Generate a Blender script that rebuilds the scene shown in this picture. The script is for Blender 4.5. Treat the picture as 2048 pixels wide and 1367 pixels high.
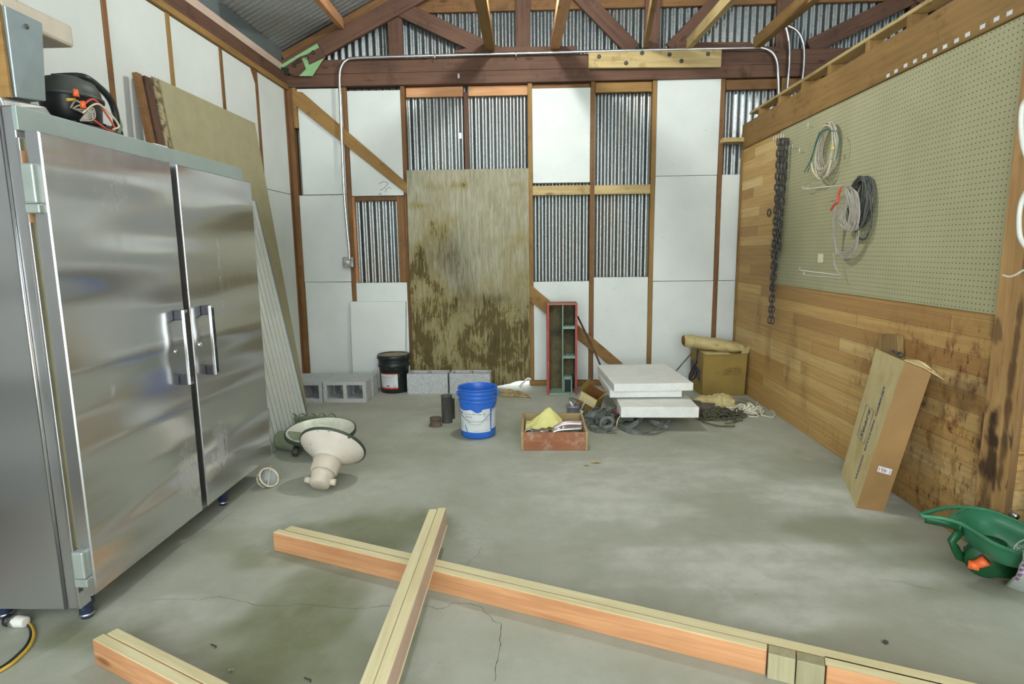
import bpy, bmesh, math, random
import numpy as np
from mathutils import Vector, Matrix, Euler, noise
for o in list(bpy.data.objects): bpy.data.objects.remove(o)
SC = bpy.context.scene
COL = SC.collection
random.seed(7)
V = Vector
PI = math.pi

# ------------------------------------------------------------------ camera
FPX, CX, CY = 1200.0, 1024.0, 683.5
def _n(v): return v / np.linalg.norm(v)
_Y = _n(np.array((40, 183.5, FPX)))
_Z = _n(np.array((96, CY - (CY + (40 * 96 + FPX * FPX) / 183.5), FPX)))
_Z = -_n(_Z - _Y * _Z.dot(_Y))
_X = np.cross(_Y, _Z)
if _X[0] < 0: _X = -_X
RW = np.array([_X, _Y, _Z])            # rows: world axes in camera axes (right, up, forward)
CAMP = np.array([0, 0, 1.36])
cd = bpy.data.cameras.new('camera'); cam = bpy.data.objects.new('camera', cd); COL.objects.link(cam)
cd.sensor_width = 36; cd.lens = 36 * FPX / 2048; cd.clip_start = 0.05; cd.clip_end = 200
_m = Matrix.Identity(4)
for i in range(3):
    _m[i][0] = RW[i][0]; _m[i][1] = RW[i][1]; _m[i][2] = -RW[i][2]; _m[i][3] = CAMP[i]
cam.matrix_world = _m
SC.camera = cam
# where the things stand was measured from sight lines of the photograph onto real planes
def ray(px, py): return RW @ np.array([(px - CX) / FPX, (CY - py) / FPX, 1.0])
def fl(px, py, z=0.0): r = ray(px, py); return V(CAMP + r * ((z - CAMP[2]) / r[2]))
def ay(px, py, Y): r = ray(px, py); return V(CAMP + r * (Y / r[1]))
def ax(px, py, X): r = ray(px, py); return V(CAMP + r * (X / r[0]))

# ------------------------------------------------------------------ world, lamps, exposure
W = bpy.data.worlds.new('world'); SC.world = W; W.use_nodes = True
W.node_tree.nodes['Background'].inputs[0].default_value = (0.91, 0.985, 1.0, 1)
W.node_tree.nodes['Background'].inputs[1].default_value = 5.6
SC.view_settings.view_transform = 'Standard'; SC.view_settings.look = 'None'
SC.view_settings.exposure = 0.27; SC.view_settings.gamma = 1.0; SC.view_settings.use_curve_mapping = False
def lamp(name, loc, power, r, color, kind='POINT', rot=None, size=None):
    l = bpy.data.lights.new(name, kind); l.energy = power; l.color = color
    if kind == 'POINT': l.shadow_soft_size = r
    else: l.shape = 'RECTANGLE'; l.size, l.size_y = size
    o = bpy.data.objects.new(name, l); o.location = loc; COL.objects.link(o)
    if rot: o.rotation_euler = rot
    return o
LAMP1 = V((-0.03, 4.15, 3.37))
lamp('lamp_light', LAMP1 - V((0, 0, 0.02)), 88, 0.05, (0.98, 1.0, 0.96))
FILL_LAMP2 = V((0.5, 0.9, 3.25))
lamp('lamp_light', FILL_LAMP2 - V((0, 0, 0.02)), 5, 0.10, (0.97, 1.0, 0.97))  # added fill light above the camera, not a known fixture
FILL_LAMP3 = V((-0.4, -1.2, 3.25))
lamp('lamp_light', FILL_LAMP3 - V((0, 0, 0.02)), 6, 0.10, (0.97, 1.0, 0.97))  # unseen helper lamp, brightens the room from behind the camera
FILL_LAMP4 = V((3.4, 3.0, 3.25))
lamp('lamp_light', FILL_LAMP4 - V((0, 0, 0.02)), 14, 0.10, (1.0, 0.98, 0.94))  # extra fill lamp added out of view past the partition

# ------------------------------------------------------------------ shader helpers
class NT:
    def __init__(s, name):
        s.m = bpy.data.materials.new(name); s.m.use_nodes = True
        s.t = s.m.node_tree; s.b = s.t.nodes['Principled BSDF']; s.L = s.t.links
    def n(s, typ, **kw):
        x = s.t.nodes.new(typ)
        for k, v in kw.items(): setattr(x, k, v)
        return x
    def put(s, sock, v):
        if hasattr(v, 'is_output') or isinstance(v, bpy.types.NodeSocket): s.L.new(v, sock)
        else: sock.default_value = v
    def coord(s, scale=(1, 1, 1), kind='Object', loc=(0, 0, 0), rot=(0, 0, 0)):
        c = s.n('ShaderNodeTexCoord'); m = s.n('ShaderNodeMapping')
        s.L.new(c.outputs[kind], m.inputs[0]); m.inputs['Scale'].default_value = scale
        m.inputs['Location'].default_value = loc; m.inputs['Rotation'].default_value = rot
        return m.outputs[0]
    def rnd_shift(s, vec, k=37.0):
        oi = s.n('ShaderNodeObjectInfo'); a = s.n('ShaderNodeVectorMath', operation='ADD')
        sc = s.n('ShaderNodeMath', operation='MULTIPLY'); s.L.new(oi.outputs['Random'], sc.inputs[0]); sc.inputs[1].default_value = k
        s.L.new(vec, a.inputs[0]); s.L.new(sc.outputs[0], a.inputs[1]); return a.outputs[0]
    def noise(s, vec, scale=5, detail=4, rough=0.55, dist=0.0):
        x = s.n('ShaderNodeTexNoise'); s.L.new(vec, x.inputs['Vector'])
        x.inputs['Scale'].default_value = scale; x.inputs['Detail'].default_value = detail
        x.inputs['Roughness'].default_value = rough; x.inputs['Distortion'].default_value = dist
        return x.outputs['Fac']
    def ramp(s, fac, stops):
        r = s.n('ShaderNodeValToRGB'); s.L.new(fac, r.inputs[0]); e = r.color_ramp.elements
        while len(e) < len(stops): e.new(0.5)
        for i, (p, c) in enumerate(stops):
            e[i].position = p; e[i].color = (c, c, c, 1) if isinstance(c, (int, float)) else (*c, 1)
        return r.outputs[0]
    def math(s, op, a, b=0.0, c=0.0):
        x = s.n('ShaderNodeMath', operation=op); s.put(x.inputs[0], a); s.put(x.inputs[1], b); s.put(x.inputs[2], c); return x.outputs[0]
    def mix(s, fac, a, b, mode='MIX'):
        x = s.n('ShaderNodeMix', data_type='RGBA', blend_type=mode)
        s.put(x.inputs[0], fac)
        s.put(x.inputs[6], (*a, 1) if isinstance(a, tuple) and len(a) == 3 else a)
        s.put(x.inputs[7], (*b, 1) if isinstance(b, tuple) and len(b) == 3 else b)
        return x.outputs[2]
    def bump(s, h, strength=0.2, dist=0.01):
        b = s.n('ShaderNodeBump'); s.L.new(h, b.inputs['Height']); b.inputs['Strength'].default_value = strength
        b.inputs['Distance'].default_value = dist; s.L.new(b.outputs[0], s.b.inputs['Normal'])
    def col(s, c): s.put(s.b.inputs['Base Color'], (*c, 1) if isinstance(c, tuple) and len(c) == 3 else c)
    def set(s, rough=0.6, metal=0.0, spec=0.4):
        s.put(s.b.inputs['Roughness'], rough); s.put(s.b.inputs['Metallic'], metal)
        s.b.inputs['Specular IOR Level'].default_value = spec
        return s.m
    def attr(s, name='stain'):
        a = s.n('ShaderNodeAttribute'); a.attribute_name = name; return a.outputs['Fac']
_S = {}
def srgb(*c):
    return tuple(((x / 255) / 12.92 if x / 255 <= .04045 else ((x / 255 + .055) / 1.055) ** 2.4) for x in c)

def wood(name, c1, c2, axis='X', scale=1.0, knots=True, dark=None, rough=0.7, grain=1.0):
    """plain lumber, grain along the given local axis"""
    k = NT(name); a, b = 1.1 * scale, 22 * scale
    sc = {'X': (a, b, b), 'Y': (b, a, b), 'Z': (b, b, a)}[axis]
    v = k.rnd_shift(k.coord(sc))
    g = k.noise(v, 1.6, 6, 0.65, 0.6)
    v2 = k.rnd_shift(k.coord((1.3, 1.3, 1.3)), 11)
    big = k.noise(v2, 1.6, 3)
    f = k.math('ADD', k.math('MULTIPLY', g, 0.7 * grain), k.math('MULTIPLY', big, 0.5))
    c = k.ramp(f, [(0.42, c1), (0.72, c2)])
    if dark:
        c = k.mix(k.ramp(k.noise(k.rnd_shift(k.coord((3, 3, 3)), 5), 2.0, 6, 0.7), [(0.55, 0.0), (0.72, 0.8)]), c, dark)
    if knots:
        kv = k.n('ShaderNodeTexVoronoi'); s2 = {'X': (2.2, 7, 7), 'Y': (7, 2.2, 7), 'Z': (7, 7, 2.2)}[axis]
        k.L.new(k.rnd_shift(k.coord(s2), 23), kv.inputs['Vector']); kv.inputs['Scale'].default_value = 1.0
        kn = k.ramp(kv.outputs['Distance'], [(0.05, 1.0), (0.12, 0.0)])
        c = k.mix(k.math('MULTIPLY', kn, 0.7), c, tuple(x * 0.35 for x in c1))
    oi = k.n('ShaderNodeObjectInfo')
    c = k.mix(1.0, c, k.ramp(oi.outputs['Random'], [(0, 0.86), (1, 1.0)]), 'MULTIPLY')
    k.col(c); k.bump(g, 0.25, 0.004)
    return k.set(rough, 0, 0.25)
def plain(name, c, rough=0.6, metal=0.0, var=0.08, scale=14.0, bump=0.0, spec=0.4):
    k = NT(name); n = k.noise(k.rnd_shift(k.coord()), scale, 5, 0.6)
    lo = tuple(max(0, x * (1 - 2 * var)) for x in c); hi = tuple(min(1, x * (1 + var)) for x in c)
    k.col(k.ramp(n, [(0.3, lo), (0.7, hi)]))
    if bump: k.bump(n, bump, 0.004)
    return k.set(rough, metal, spec)
def speckle(name, c, cd_, amt=0.6, sc=40, rough=0.7, th=(0.6, 0.68), metal=0.0):
    k = NT(name); n = k.noise(k.rnd_shift(k.coord()), 9, 4, 0.6)
    base = k.ramp(n, [(0.3, tuple(x * .86 for x in c)), (0.7, c)])
    sp = k.ramp(k.noise(k.rnd_shift(k.coord()), sc, 3, 0.6), [(th[0], 0.0), (th[1], amt)])
    k.col(k.mix(sp, base, cd_)); return k.set(rough, metal, 0.4)

M = {}
M['lumber_red'] = wood('lumber_red', srgb(80, 58, 48), srgb(106, 78, 62), dark=srgb(62, 43, 35))
M['lumber_tan'] = wood('lumber_tan', srgb(128, 98, 56), srgb(156, 122, 72), dark=srgb(96, 74, 40))
M['lumber_brown'] = wood('lumber_brown', srgb(104, 74, 46), srgb(134, 98, 62), dark=srgb(78, 58, 36))
M['lumber_yellow'] = wood('lumber_yellow', srgb(160, 138, 92), srgb(194, 172, 122), dark=srgb(120, 95, 50))
M['lumber_fresh'] = wood('lumber_fresh', srgb(208, 194, 148), srgb(228, 218, 176), scale=1.3, knots=False)
M['lumber_orange'] = wood('lumber_orange', srgb(176, 124, 84), srgb(210, 158, 114), scale=1.2)
M['lumber_pink'] = wood('lumber_pink', srgb(196, 170, 152), srgb(214, 192, 176), scale=1.2, knots=False)
M['lumber_grey'] = wood('lumber_grey', srgb(146, 140, 106), srgb(172, 166, 134), axis='Z')
M['block_wood'] = wood('block_wood', srgb(120, 96, 60), srgb(168, 138, 92), axis='Z', scale=1.5, knots=False)
def foam(name='foam'):
    k = NT(name); v = k.rnd_shift(k.coord())
    n = k.noise(v, 2.2, 4); c = k.ramp(n, [(0.3, srgb(203, 209, 205)), (0.75, srgb(217, 222, 218))])
    sp = k.ramp(k.noise(v, 26, 2, 0.5), [(0.74, 0.0), (0.78, 0.35)])
    c = k.mix(sp, c, srgb(150, 148, 138))
    k.col(c); k.bump(k.noise(v, 180, 2), 0.12, 0.002); return k.set(0.75, 0, 0.3)
M['foam'] = foam()
def dirtyfoam():
    k = NT('foam_edge'); v = k.rnd_shift(k.coord())
    c = k.ramp(k.noise(v, 9, 6, 0.7), [(0.25, srgb(212, 212, 205)), (0.6, srgb(226, 228, 224))])
    sp = k.ramp(k.noise(v, 60, 2, 0.5), [(0.68, 0.0), (0.74, 0.5)])
    k.col(k.mix(sp, c, srgb(120, 116, 100))); k.bump(k.noise(v, 120, 3), 0.25, 0.003); return k.set(0.8, 0, 0.3)
M['foam_dirty'] = dirtyfoam()
def galv(name, c=(0.50, 0.53, 0.54), rough=0.42, metal=0.85, warm=0.0, spangle=90):
    k = NT(name); v = k.coord()
    vo = k.n('ShaderNodeTexVoronoi'); k.L.new(v, vo.inputs['Vector']); vo.inputs['Scale'].default_value = spangle
    s = k.n('ShaderNodeSeparateColor'); k.L.new(vo.outputs['Color'], s.inputs[0])
    base = k.ramp(s.outputs[0], [(0.0, tuple(x * .78 for x in c)), (1.0, tuple(min(1, x * 1.18) for x in c))])
    dirt = k.ramp(k.noise(k.coord((1.5, 1.5, .6)), 2.0, 6, 0.7), [(0.45, 0.0), (0.75, 0.45)])
    base = k.mix(dirt, base, srgb(150, 135, 118))
    k.col(base); r = k.ramp(s.outputs[1], [(0, rough * .75), (1, rough * 1.3)])
    return k.set(r, metal, 0.5)
M['galv'] = galv('galvanised_sheet', (0.27, 0.30, 0.305), 0.36, 0.9, spangle=160)
M['galv_roof'] = galv('galvanised_roof', (0.38, 0.39, 0.40), 0.40, 0.8, spangle=260)
M['conduit'] = plain('conduit_steel', (0.62, 0.63, 0.64), 0.32, 0.95, 0.06, 8)
M['steel_dull'] = plain('dull_steel', (0.42, 0.42, 0.40), 0.45, 0.8, 0.2, 20)
M['steel_dark'] = speckle('dark_steel', (0.07, 0.068, 0.062), (0.22, 0.15, 0.09), 0.5, 30, 0.5)
M['chain'] = plain('chain_steel', (0.105, 0.098, 0.09), 0.5, 0.55, 0.3, 40)
M['black'] = plain('black_plastic', (0.018, 0.02, 0.022), 0.4, 0, 0.2, 12)
M['dust_black'] = speckle('dusty_black_plastic', (0.018, 0.024, 0.024), (0.16, 0.16, 0.14), 0.55, 22, 0.35)
M['rubber'] = plain('grey_rubber_strap', srgb(104, 108, 104), 0.55, 0, 0.25, 25, 0.2)
M['white'] = plain('white_paint', srgb(214, 214, 206), 0.5, 0, 0.06)
M['label'] = speckle('label_paper', srgb(214, 220, 222), srgb(150, 156, 160), 0.4, 14, 0.5)
M['ink'] = plain('ink', srgb(60, 62, 70), 0.6, 0, 0.05)
M['ink_blue'] = plain('blue_ink', srgb(62, 66, 128), 0.6, 0, 0.1)
M['ink_box'] = speckle('faded_blue_ink', srgb(84, 94, 124), srgb(140, 134, 108), 0.25, 60, 0.7)
M['red_ink'] = plain('red_ink', srgb(200, 60, 52), 0.5, 0, 0.1)
M['blue'] = plain('blue_plastic', srgb(44, 102, 196), 0.35, 0, 0.06, 6)
M['card'] = plain('cardboard', srgb(146, 122, 62), 0.75, 0, 0.08, 5, 0.05)
M['card_pale'] = speckle('worn_cardboard', srgb(212, 196, 146), srgb(182, 156, 102), 0.6, 7, 0.75, (0.5, 0.7))
M['card_brown'] = plain('brown_cardboard', srgb(150, 116, 70), 0.7, 0, 0.1, 4, 0.05)
M['card_dark'] = plain('inner_cardboard', srgb(128, 82, 46), 0.8, 0, 0.1)
M['paper'] = speckle('kraft_paper', srgb(196, 180, 128), srgb(140, 122, 76), 0.5, 18, 0.8, (0.52, 0.66))
M['sack'] = speckle('burlap', srgb(168, 150, 104), srgb(104, 90, 54), 0.7, 24, 0.9, (0.45, 0.65))
M['yellow_cloth'] = plain('yellow_cloth', srgb(212, 208, 134), 0.8, 0, 0.07, 9)
M['red_paint'] = speckle('worn_red_paint', srgb(178, 62, 58), srgb(196, 130, 112), 0.6, 16, 0.6)
M['pink_paint'] = speckle('dusty_red_paint', srgb(158, 104, 90), srgb(176, 150, 128), 0.6, 12, 0.7)
M['teal_paint'] = speckle('pale_green_paint', srgb(140, 166, 148), srgb(96, 112, 96), 0.5, 22, 0.6)
M['teal_dark'] = speckle('dark_green_paint', srgb(70, 96, 88), srgb(60, 58, 40), 0.6, 9, 0.6)
M['grime'] = speckle('oily_board', srgb(98, 90, 58), srgb(44, 42, 26), 0.8, 7, 0.7, (0.45, 0.65))
M['green_pl'] = plain('green_plastic', srgb(56, 126, 92), 0.42, 0, 0.06, 6)
M['green_dark'] = plain('deep_green_plastic', srgb(22, 78, 42), 0.4, 0, 0.08, 6)
M['orange_pl'] = plain('orange_plastic', srgb(240, 110, 56), 0.4, 0, 0.05)
M['green_plate'] = speckle('pale_green_plate', srgb(140, 186, 130), srgb(96, 120, 80), 0.7, 30, 0.6)
M['block'] = None
k = NT('concrete_block'); v = k.rnd_shift(k.coord()); c = k.ramp(k.noise(v, 70, 4, 0.7), [(0.34, srgb(158, 161, 160)), (0.52, srgb(182, 185, 185)), (0.7, srgb(196, 198, 198))])
pit = k.ramp(k.noise(v, 130, 2, 0.6), [(0.27, 0.7), (0.33, 0.0)])
k.col(k.mix(pit, c, srgb(96, 96, 92))); k.bump(k.noise(v, 110, 3, 0.7), 0.6, 0.004); M['block'] = k.set(0.9, 0, 0.2)
M['rope_white'] = speckle('white_rope', srgb(224, 220, 200), srgb(150, 142, 112), 0.5, 60, 0.85)
M['rope_dark'] = speckle('dark_rope', srgb(84, 82, 66), srgb(52, 48, 34), 0.6, 40, 0.85)
M['wire_grey'] = plain('grey_wire', srgb(176, 170, 158), 0.5, 0.1, 0.12, 30)
M['wire_cream'] = plain('cream_wire', srgb(206, 198, 172), 0.5, 0, 0.1, 30)
M['wire_teal'] = plain('teal_wire', srgb(40, 100, 92), 0.5, 0, 0.1, 30)
M['wire_dark'] = plain('dark_wire', srgb(86, 88, 84), 0.5, 0, 0.2, 30)
M['wire_red'] = plain('red_wire', srgb(206, 84, 66), 0.5, 0, 0.1, 30)
M['yellow_cord'] = plain('yellow_cord', srgb(206, 172, 66), 0.5, 0, 0.1, 10)
M['enamel'] = speckle('dusty_white_enamel', srgb(214, 216, 200), srgb(168, 172, 140), 0.6, 10, 0.3, (0.5, 0.7))
M['enamel_chip'] = speckle('chipped_cream_paint', srgb(208, 200, 188), srgb(70, 62, 52), 0.95, 26, 0.45, (0.65, 0.67))
M['cast_cream'] = plain('cream_cast_metal', srgb(196, 186, 168), 0.5, 0, 0.08, 8)
M['rim_green'] = plain('dark_green_rim', srgb(66, 78, 66), 0.5, 0.2, 0.15, 14)
M['motor_green'] = speckle('dusty_green_paint', srgb(126, 136, 112), srgb(160, 164, 132), 0.5, 10, 0.7)
M['bulb'] = NT('lit_bulb').m
_b = M['bulb'].node_tree.nodes['Principled BSDF']; _b.inputs['Emission Color'].default_value = (1, 0.97, 0.9, 1); _b.inputs['Emission Strength'].default_value = 12
# stainless steel of the refrigerator: rolled sheet, slightly wavy, soft vertical smears
def stainless(name, base=0.62, rough=0.2, wave=0.35, zs=1.0):
    k = NT(name)
    sm = k.noise(k.coord((.7, .7, .35)), 2.0, 3, 0.5)
    c = k.ramp(sm, [(0.3, (base * .94, base * .96, base * .97)), (0.7, (base, base * 1.01, base * 1.01))])
    pale = k.math('MULTIPLY', k.attr(), k.ramp(k.noise(k.coord((9, 9, 3)), 3, 5, .7), [(.4, .25), (.6, 1.0)]))
    c = k.mix(k.math('MULTIPLY', pale, 0.4), c, srgb(186, 192, 186))
    k.col(c)
    streak = k.noise(k.coord((14, 14, .5)), 2, 4, 0.6)
    r = k.math('ADD', k.ramp(streak, [(0.3, rough * .92), (0.75, rough * 1.12)]), k.math('MULTIPLY', pale, 0.2))
    w = k.noise(k.coord((.30, .30, 1.7 * zs)), 2.1, 1.0, 0.3)
    k.bump(w, wave, 0.16)
    return k.set(r, k.math('SUBTRACT', 0.92, k.math('MULTIPLY', pale, .4)), 0.5)
M['stainless'] = stainless('stainless_steel', 0.62, 0.22, 1.0)
M['stainless_side'] = stainless('stainless_side', 0.5, 0.32, 0.25)
M['stainless_trim'] = plain('stainless_trim', (0.66, 0.67, 0.69), 0.28, 1.0, 0.03, 5)
M['stainless_matt'] = plain('galvanised_trim', srgb(160, 174, 170), 0.5, 0.45, 0.05, 5)
M['hardboard'] = speckle('beige_hardboard', srgb(162, 156, 122), srgb(134, 128, 98), 0.4, 26, 0.65, (0.62, 0.72))
M['hard_edge'] = speckle('laminate_edge', srgb(170, 156, 120), srgb(70, 58, 40), 0.8, 30, 0.8, (0.48, 0.6))
M['white_steel'] = plain('white_coated_steel', srgb(212, 218, 212), 0.4, 0.1, 0.04, 5)
M['spangle'] = speckle('spangled_zinc', srgb(136, 148, 150), srgb(92, 104, 106), 0.7, 110, 0.4, (0.45, 0.55), 0.4)

# floor
k = NT('concrete_floor'); v = k.coord()
n1 = k.noise(v, 0.9, 6, 0.62, 0.4); n2 = k.noise(v, 6, 8, 0.7); n3 = k.noise(v, 45, 4, 0.6)
c = k.ramp(n1, [(0.3, srgb(150, 150, 134)), (0.5, srgb(166, 168, 154)), (0.72, srgb(184, 187, 176))])
c = k.mix(k.ramp(n2, [(0.35, 0.35), (0.6, 0.0)]), c, srgb(142, 146, 128))
c = k.mix(k.ramp(k.noise(k.coord((1, 1, 1), loc=(5, 3, 0)), 2.4, 8, 0.75), [(0.56, 0.0), (0.74, 0.55)]), c, srgb(196, 198, 190))
c = k.mix(k.ramp(n3, [(0.66, 0.0), (0.74, 0.35)]), c, srgb(96, 92, 78))
st = k.math('MULTIPLY', k.attr('stain'), k.ramp(n2, [(0.25, 0.65), (0.6, 1.0)]))
c = k.mix(st, c, srgb(114, 118, 88))
c = k.mix(k.math('MULTIPLY', k.attr('pale'), k.ramp(n2, [(0.35, 0.35), (0.6, 1.0)])), c, srgb(206, 207, 198))
k.col(c); k.bump(k.math('ADD', n2, k.math('MULTIPLY', n3, 0.3)), 0.18, 0.006)
M['floor'] = k.set(k.ramp(n1, [(0.3, 0.62), (0.7, 0.8)]), 0, 0.3)

# horizontal plank wall of the partition
k = NT('plank_wall')
tc = k.n('ShaderNodeTexCoord'); sp = k.n('ShaderNodeSeparateXYZ'); k.L.new(tc.outputs['Object'], sp.inputs[0])
row = k.math('FLOOR', k.math('DIVIDE', sp.outputs[2], 0.086))
wn = k.n('ShaderNodeTexWhiteNoise', noise_dimensions='1D'); k.L.new(row, wn.inputs['W'])
yy = k.math('ADD', sp.outputs[1], k.math('MULTIPLY', wn.outputs['Value'], 5.0))
cl = k.math('FLOOR', k.math('DIVIDE', yy, 2.4))
cmb = k.n('ShaderNodeCombineXYZ'); k.L.new(row, cmb.inputs[0]); k.L.new(cl, cmb.inputs[1])
wn2 = k.n('ShaderNodeTexWhiteNoise', noise_dimensions='2D'); k.L.new(cmb.outputs[0], wn2.inputs['Vector'])
pc = k.ramp(wn2.outputs['Value'], [(0, srgb(172, 134, 82)), (0.35, srgb(190, 153, 94)), (0.7, srgb(202, 166, 104)), (1.0, srgb(222, 195, 138))])
g = k.noise(k.coord((20, 1.0, 30)), 1.5, 6, 0.65, 0.4)
pc = k.mix(k.ramp(g, [(0.35, 0.4), (0.6, 0.0)]), pc, srgb(140, 106, 68))
fz = k.math('FRACT', k.math('DIVIDE', sp.outputs[2], 0.086)); fy = k.math('FRACT', k.math('DIVIDE', yy, 2.4))
line = k.math('MAXIMUM', k.math('LESS_THAN', fz, 0.035), k.math('LESS_THAN', fy, 0.0025))
pc = k.mix(k.math('MULTIPLY', line, 0.5), pc, srgb(88, 60, 30))
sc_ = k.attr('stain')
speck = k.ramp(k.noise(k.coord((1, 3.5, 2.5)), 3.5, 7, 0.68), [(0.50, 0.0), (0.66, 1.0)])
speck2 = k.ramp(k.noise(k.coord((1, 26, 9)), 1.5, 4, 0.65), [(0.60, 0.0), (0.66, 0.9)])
pc = k.mix(k.math('MULTIPLY', sc_, k.math('ADD', k.math('MULTIPLY', speck, 0.62), 0.28)), pc, srgb(104, 62, 34))  # red-brown wall stains, deepened to paint in the carton's shadow
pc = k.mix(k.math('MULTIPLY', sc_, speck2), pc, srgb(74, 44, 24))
pc = k.mix(k.math('MULTIPLY', k.attr('soak'), 0.85), pc, srgb(48, 34, 26))
sp3 = k.ramp(k.noise(k.coord((1, 12, 6)), 3, 4, 0.6), [(0.66, 0.0), (0.7, 0.55)])
pc = k.mix(sp3, pc, srgb(96, 66, 36))
k.col(pc); k.bump(k.math('SUBTRACT', g, line), 0.25, 0.004); M['planks'] = k.set(0.6, 0, 0.3)
# pegboard
k = NT('pegboard'); tc = k.n('ShaderNodeTexCoord'); sp = k.n('ShaderNodeSeparateXYZ'); k.L.new(tc.outputs['Object'], sp.inputs[0])
fy = k.math('SUBTRACT', k.math('FRACT', k.math('DIVIDE', sp.outputs[1], 0.0254)), 0.5)
fz = k.math('SUBTRACT', k.math('FRACT', k.math('DIVIDE', sp.outputs[2], 0.0254)), 0.5)
d = k.math('SQRT', k.math('ADD', k.math('MULTIPLY', fy, fy), k.math('MULTIPLY', fz, fz)))
hole = k.math('LESS_THAN', d, 0.125)
base = k.ramp(k.noise(k.coord(), 1.3, 5, 0.6), [(0.3, srgb(160, 157, 122)), (0.7, srgb(176, 173, 140))])
base = k.mix(k.ramp(k.noise(k.coord(), 60, 3), [(0.68, 0), (0.75, .5)]), base, srgb(192, 190, 160))
k.col(k.mix(hole, base, srgb(72, 68, 44))); k.bump(k.math('SUBTRACT', 1.0, hole), 0.4, 0.003); M['pegboard'] = k.set(0.62, 0, 0.3)
# plywood sheet with mould
k = NT('stained_plywood'); v = k.coord((1, 1, 1)); g = k.noise(k.coord((16, 1, 1.6)), 2.5, 7, 0.72, 0.8)
base = k.ramp(g, [(0.35, srgb(126, 123, 102)), (0.65, srgb(164, 161, 140))])
nf = k.noise(k.coord((22, 1, 2.6)), 2.2, 8, 0.78, 0.7); nl_ = k.noise(k.coord((3.2, 1, 2.0), loc=(3, 0, 1)), 1.6, 5, 0.65, 0.5)
sv = k.math('ADD', k.math('MULTIPLY', nf, 0.75), k.math('MULTIPLY', nl_, 0.6)); sv = k.math('ADD', sv, k.math('MULTIPLY', k.attr('stain'), 0.33))
base = k.mix(k.ramp(sv, [(0.72, 0.0), (0.96, 0.8)]), base, srgb(128, 116, 68))
base = k.mix(k.ramp(sv, [(0.97, 0.0), (1.08, 0.85)]), base, srgb(74, 64, 38))
s2 = k.math('MULTIPLY', k.attr('soak'), k.ramp(nf, [(0.3, 0.1), (0.6, 0.85)]))
base = k.mix(s2, base, srgb(52, 46, 30))
k.col(base); k.bump(g, 0.35, 0.003); M['plywood'] = k.set(0.85, 0, 0.15)
# crate side
M['crate_wood'] = wood('crate_wood', srgb(132, 82, 58), srgb(168, 112, 82), dark=srgb(196, 180, 160), knots=False)
M['crate_edge'] = wood('crate_edge', srgb(150, 128, 88), srgb(180, 158, 116), knots=False)

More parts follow.
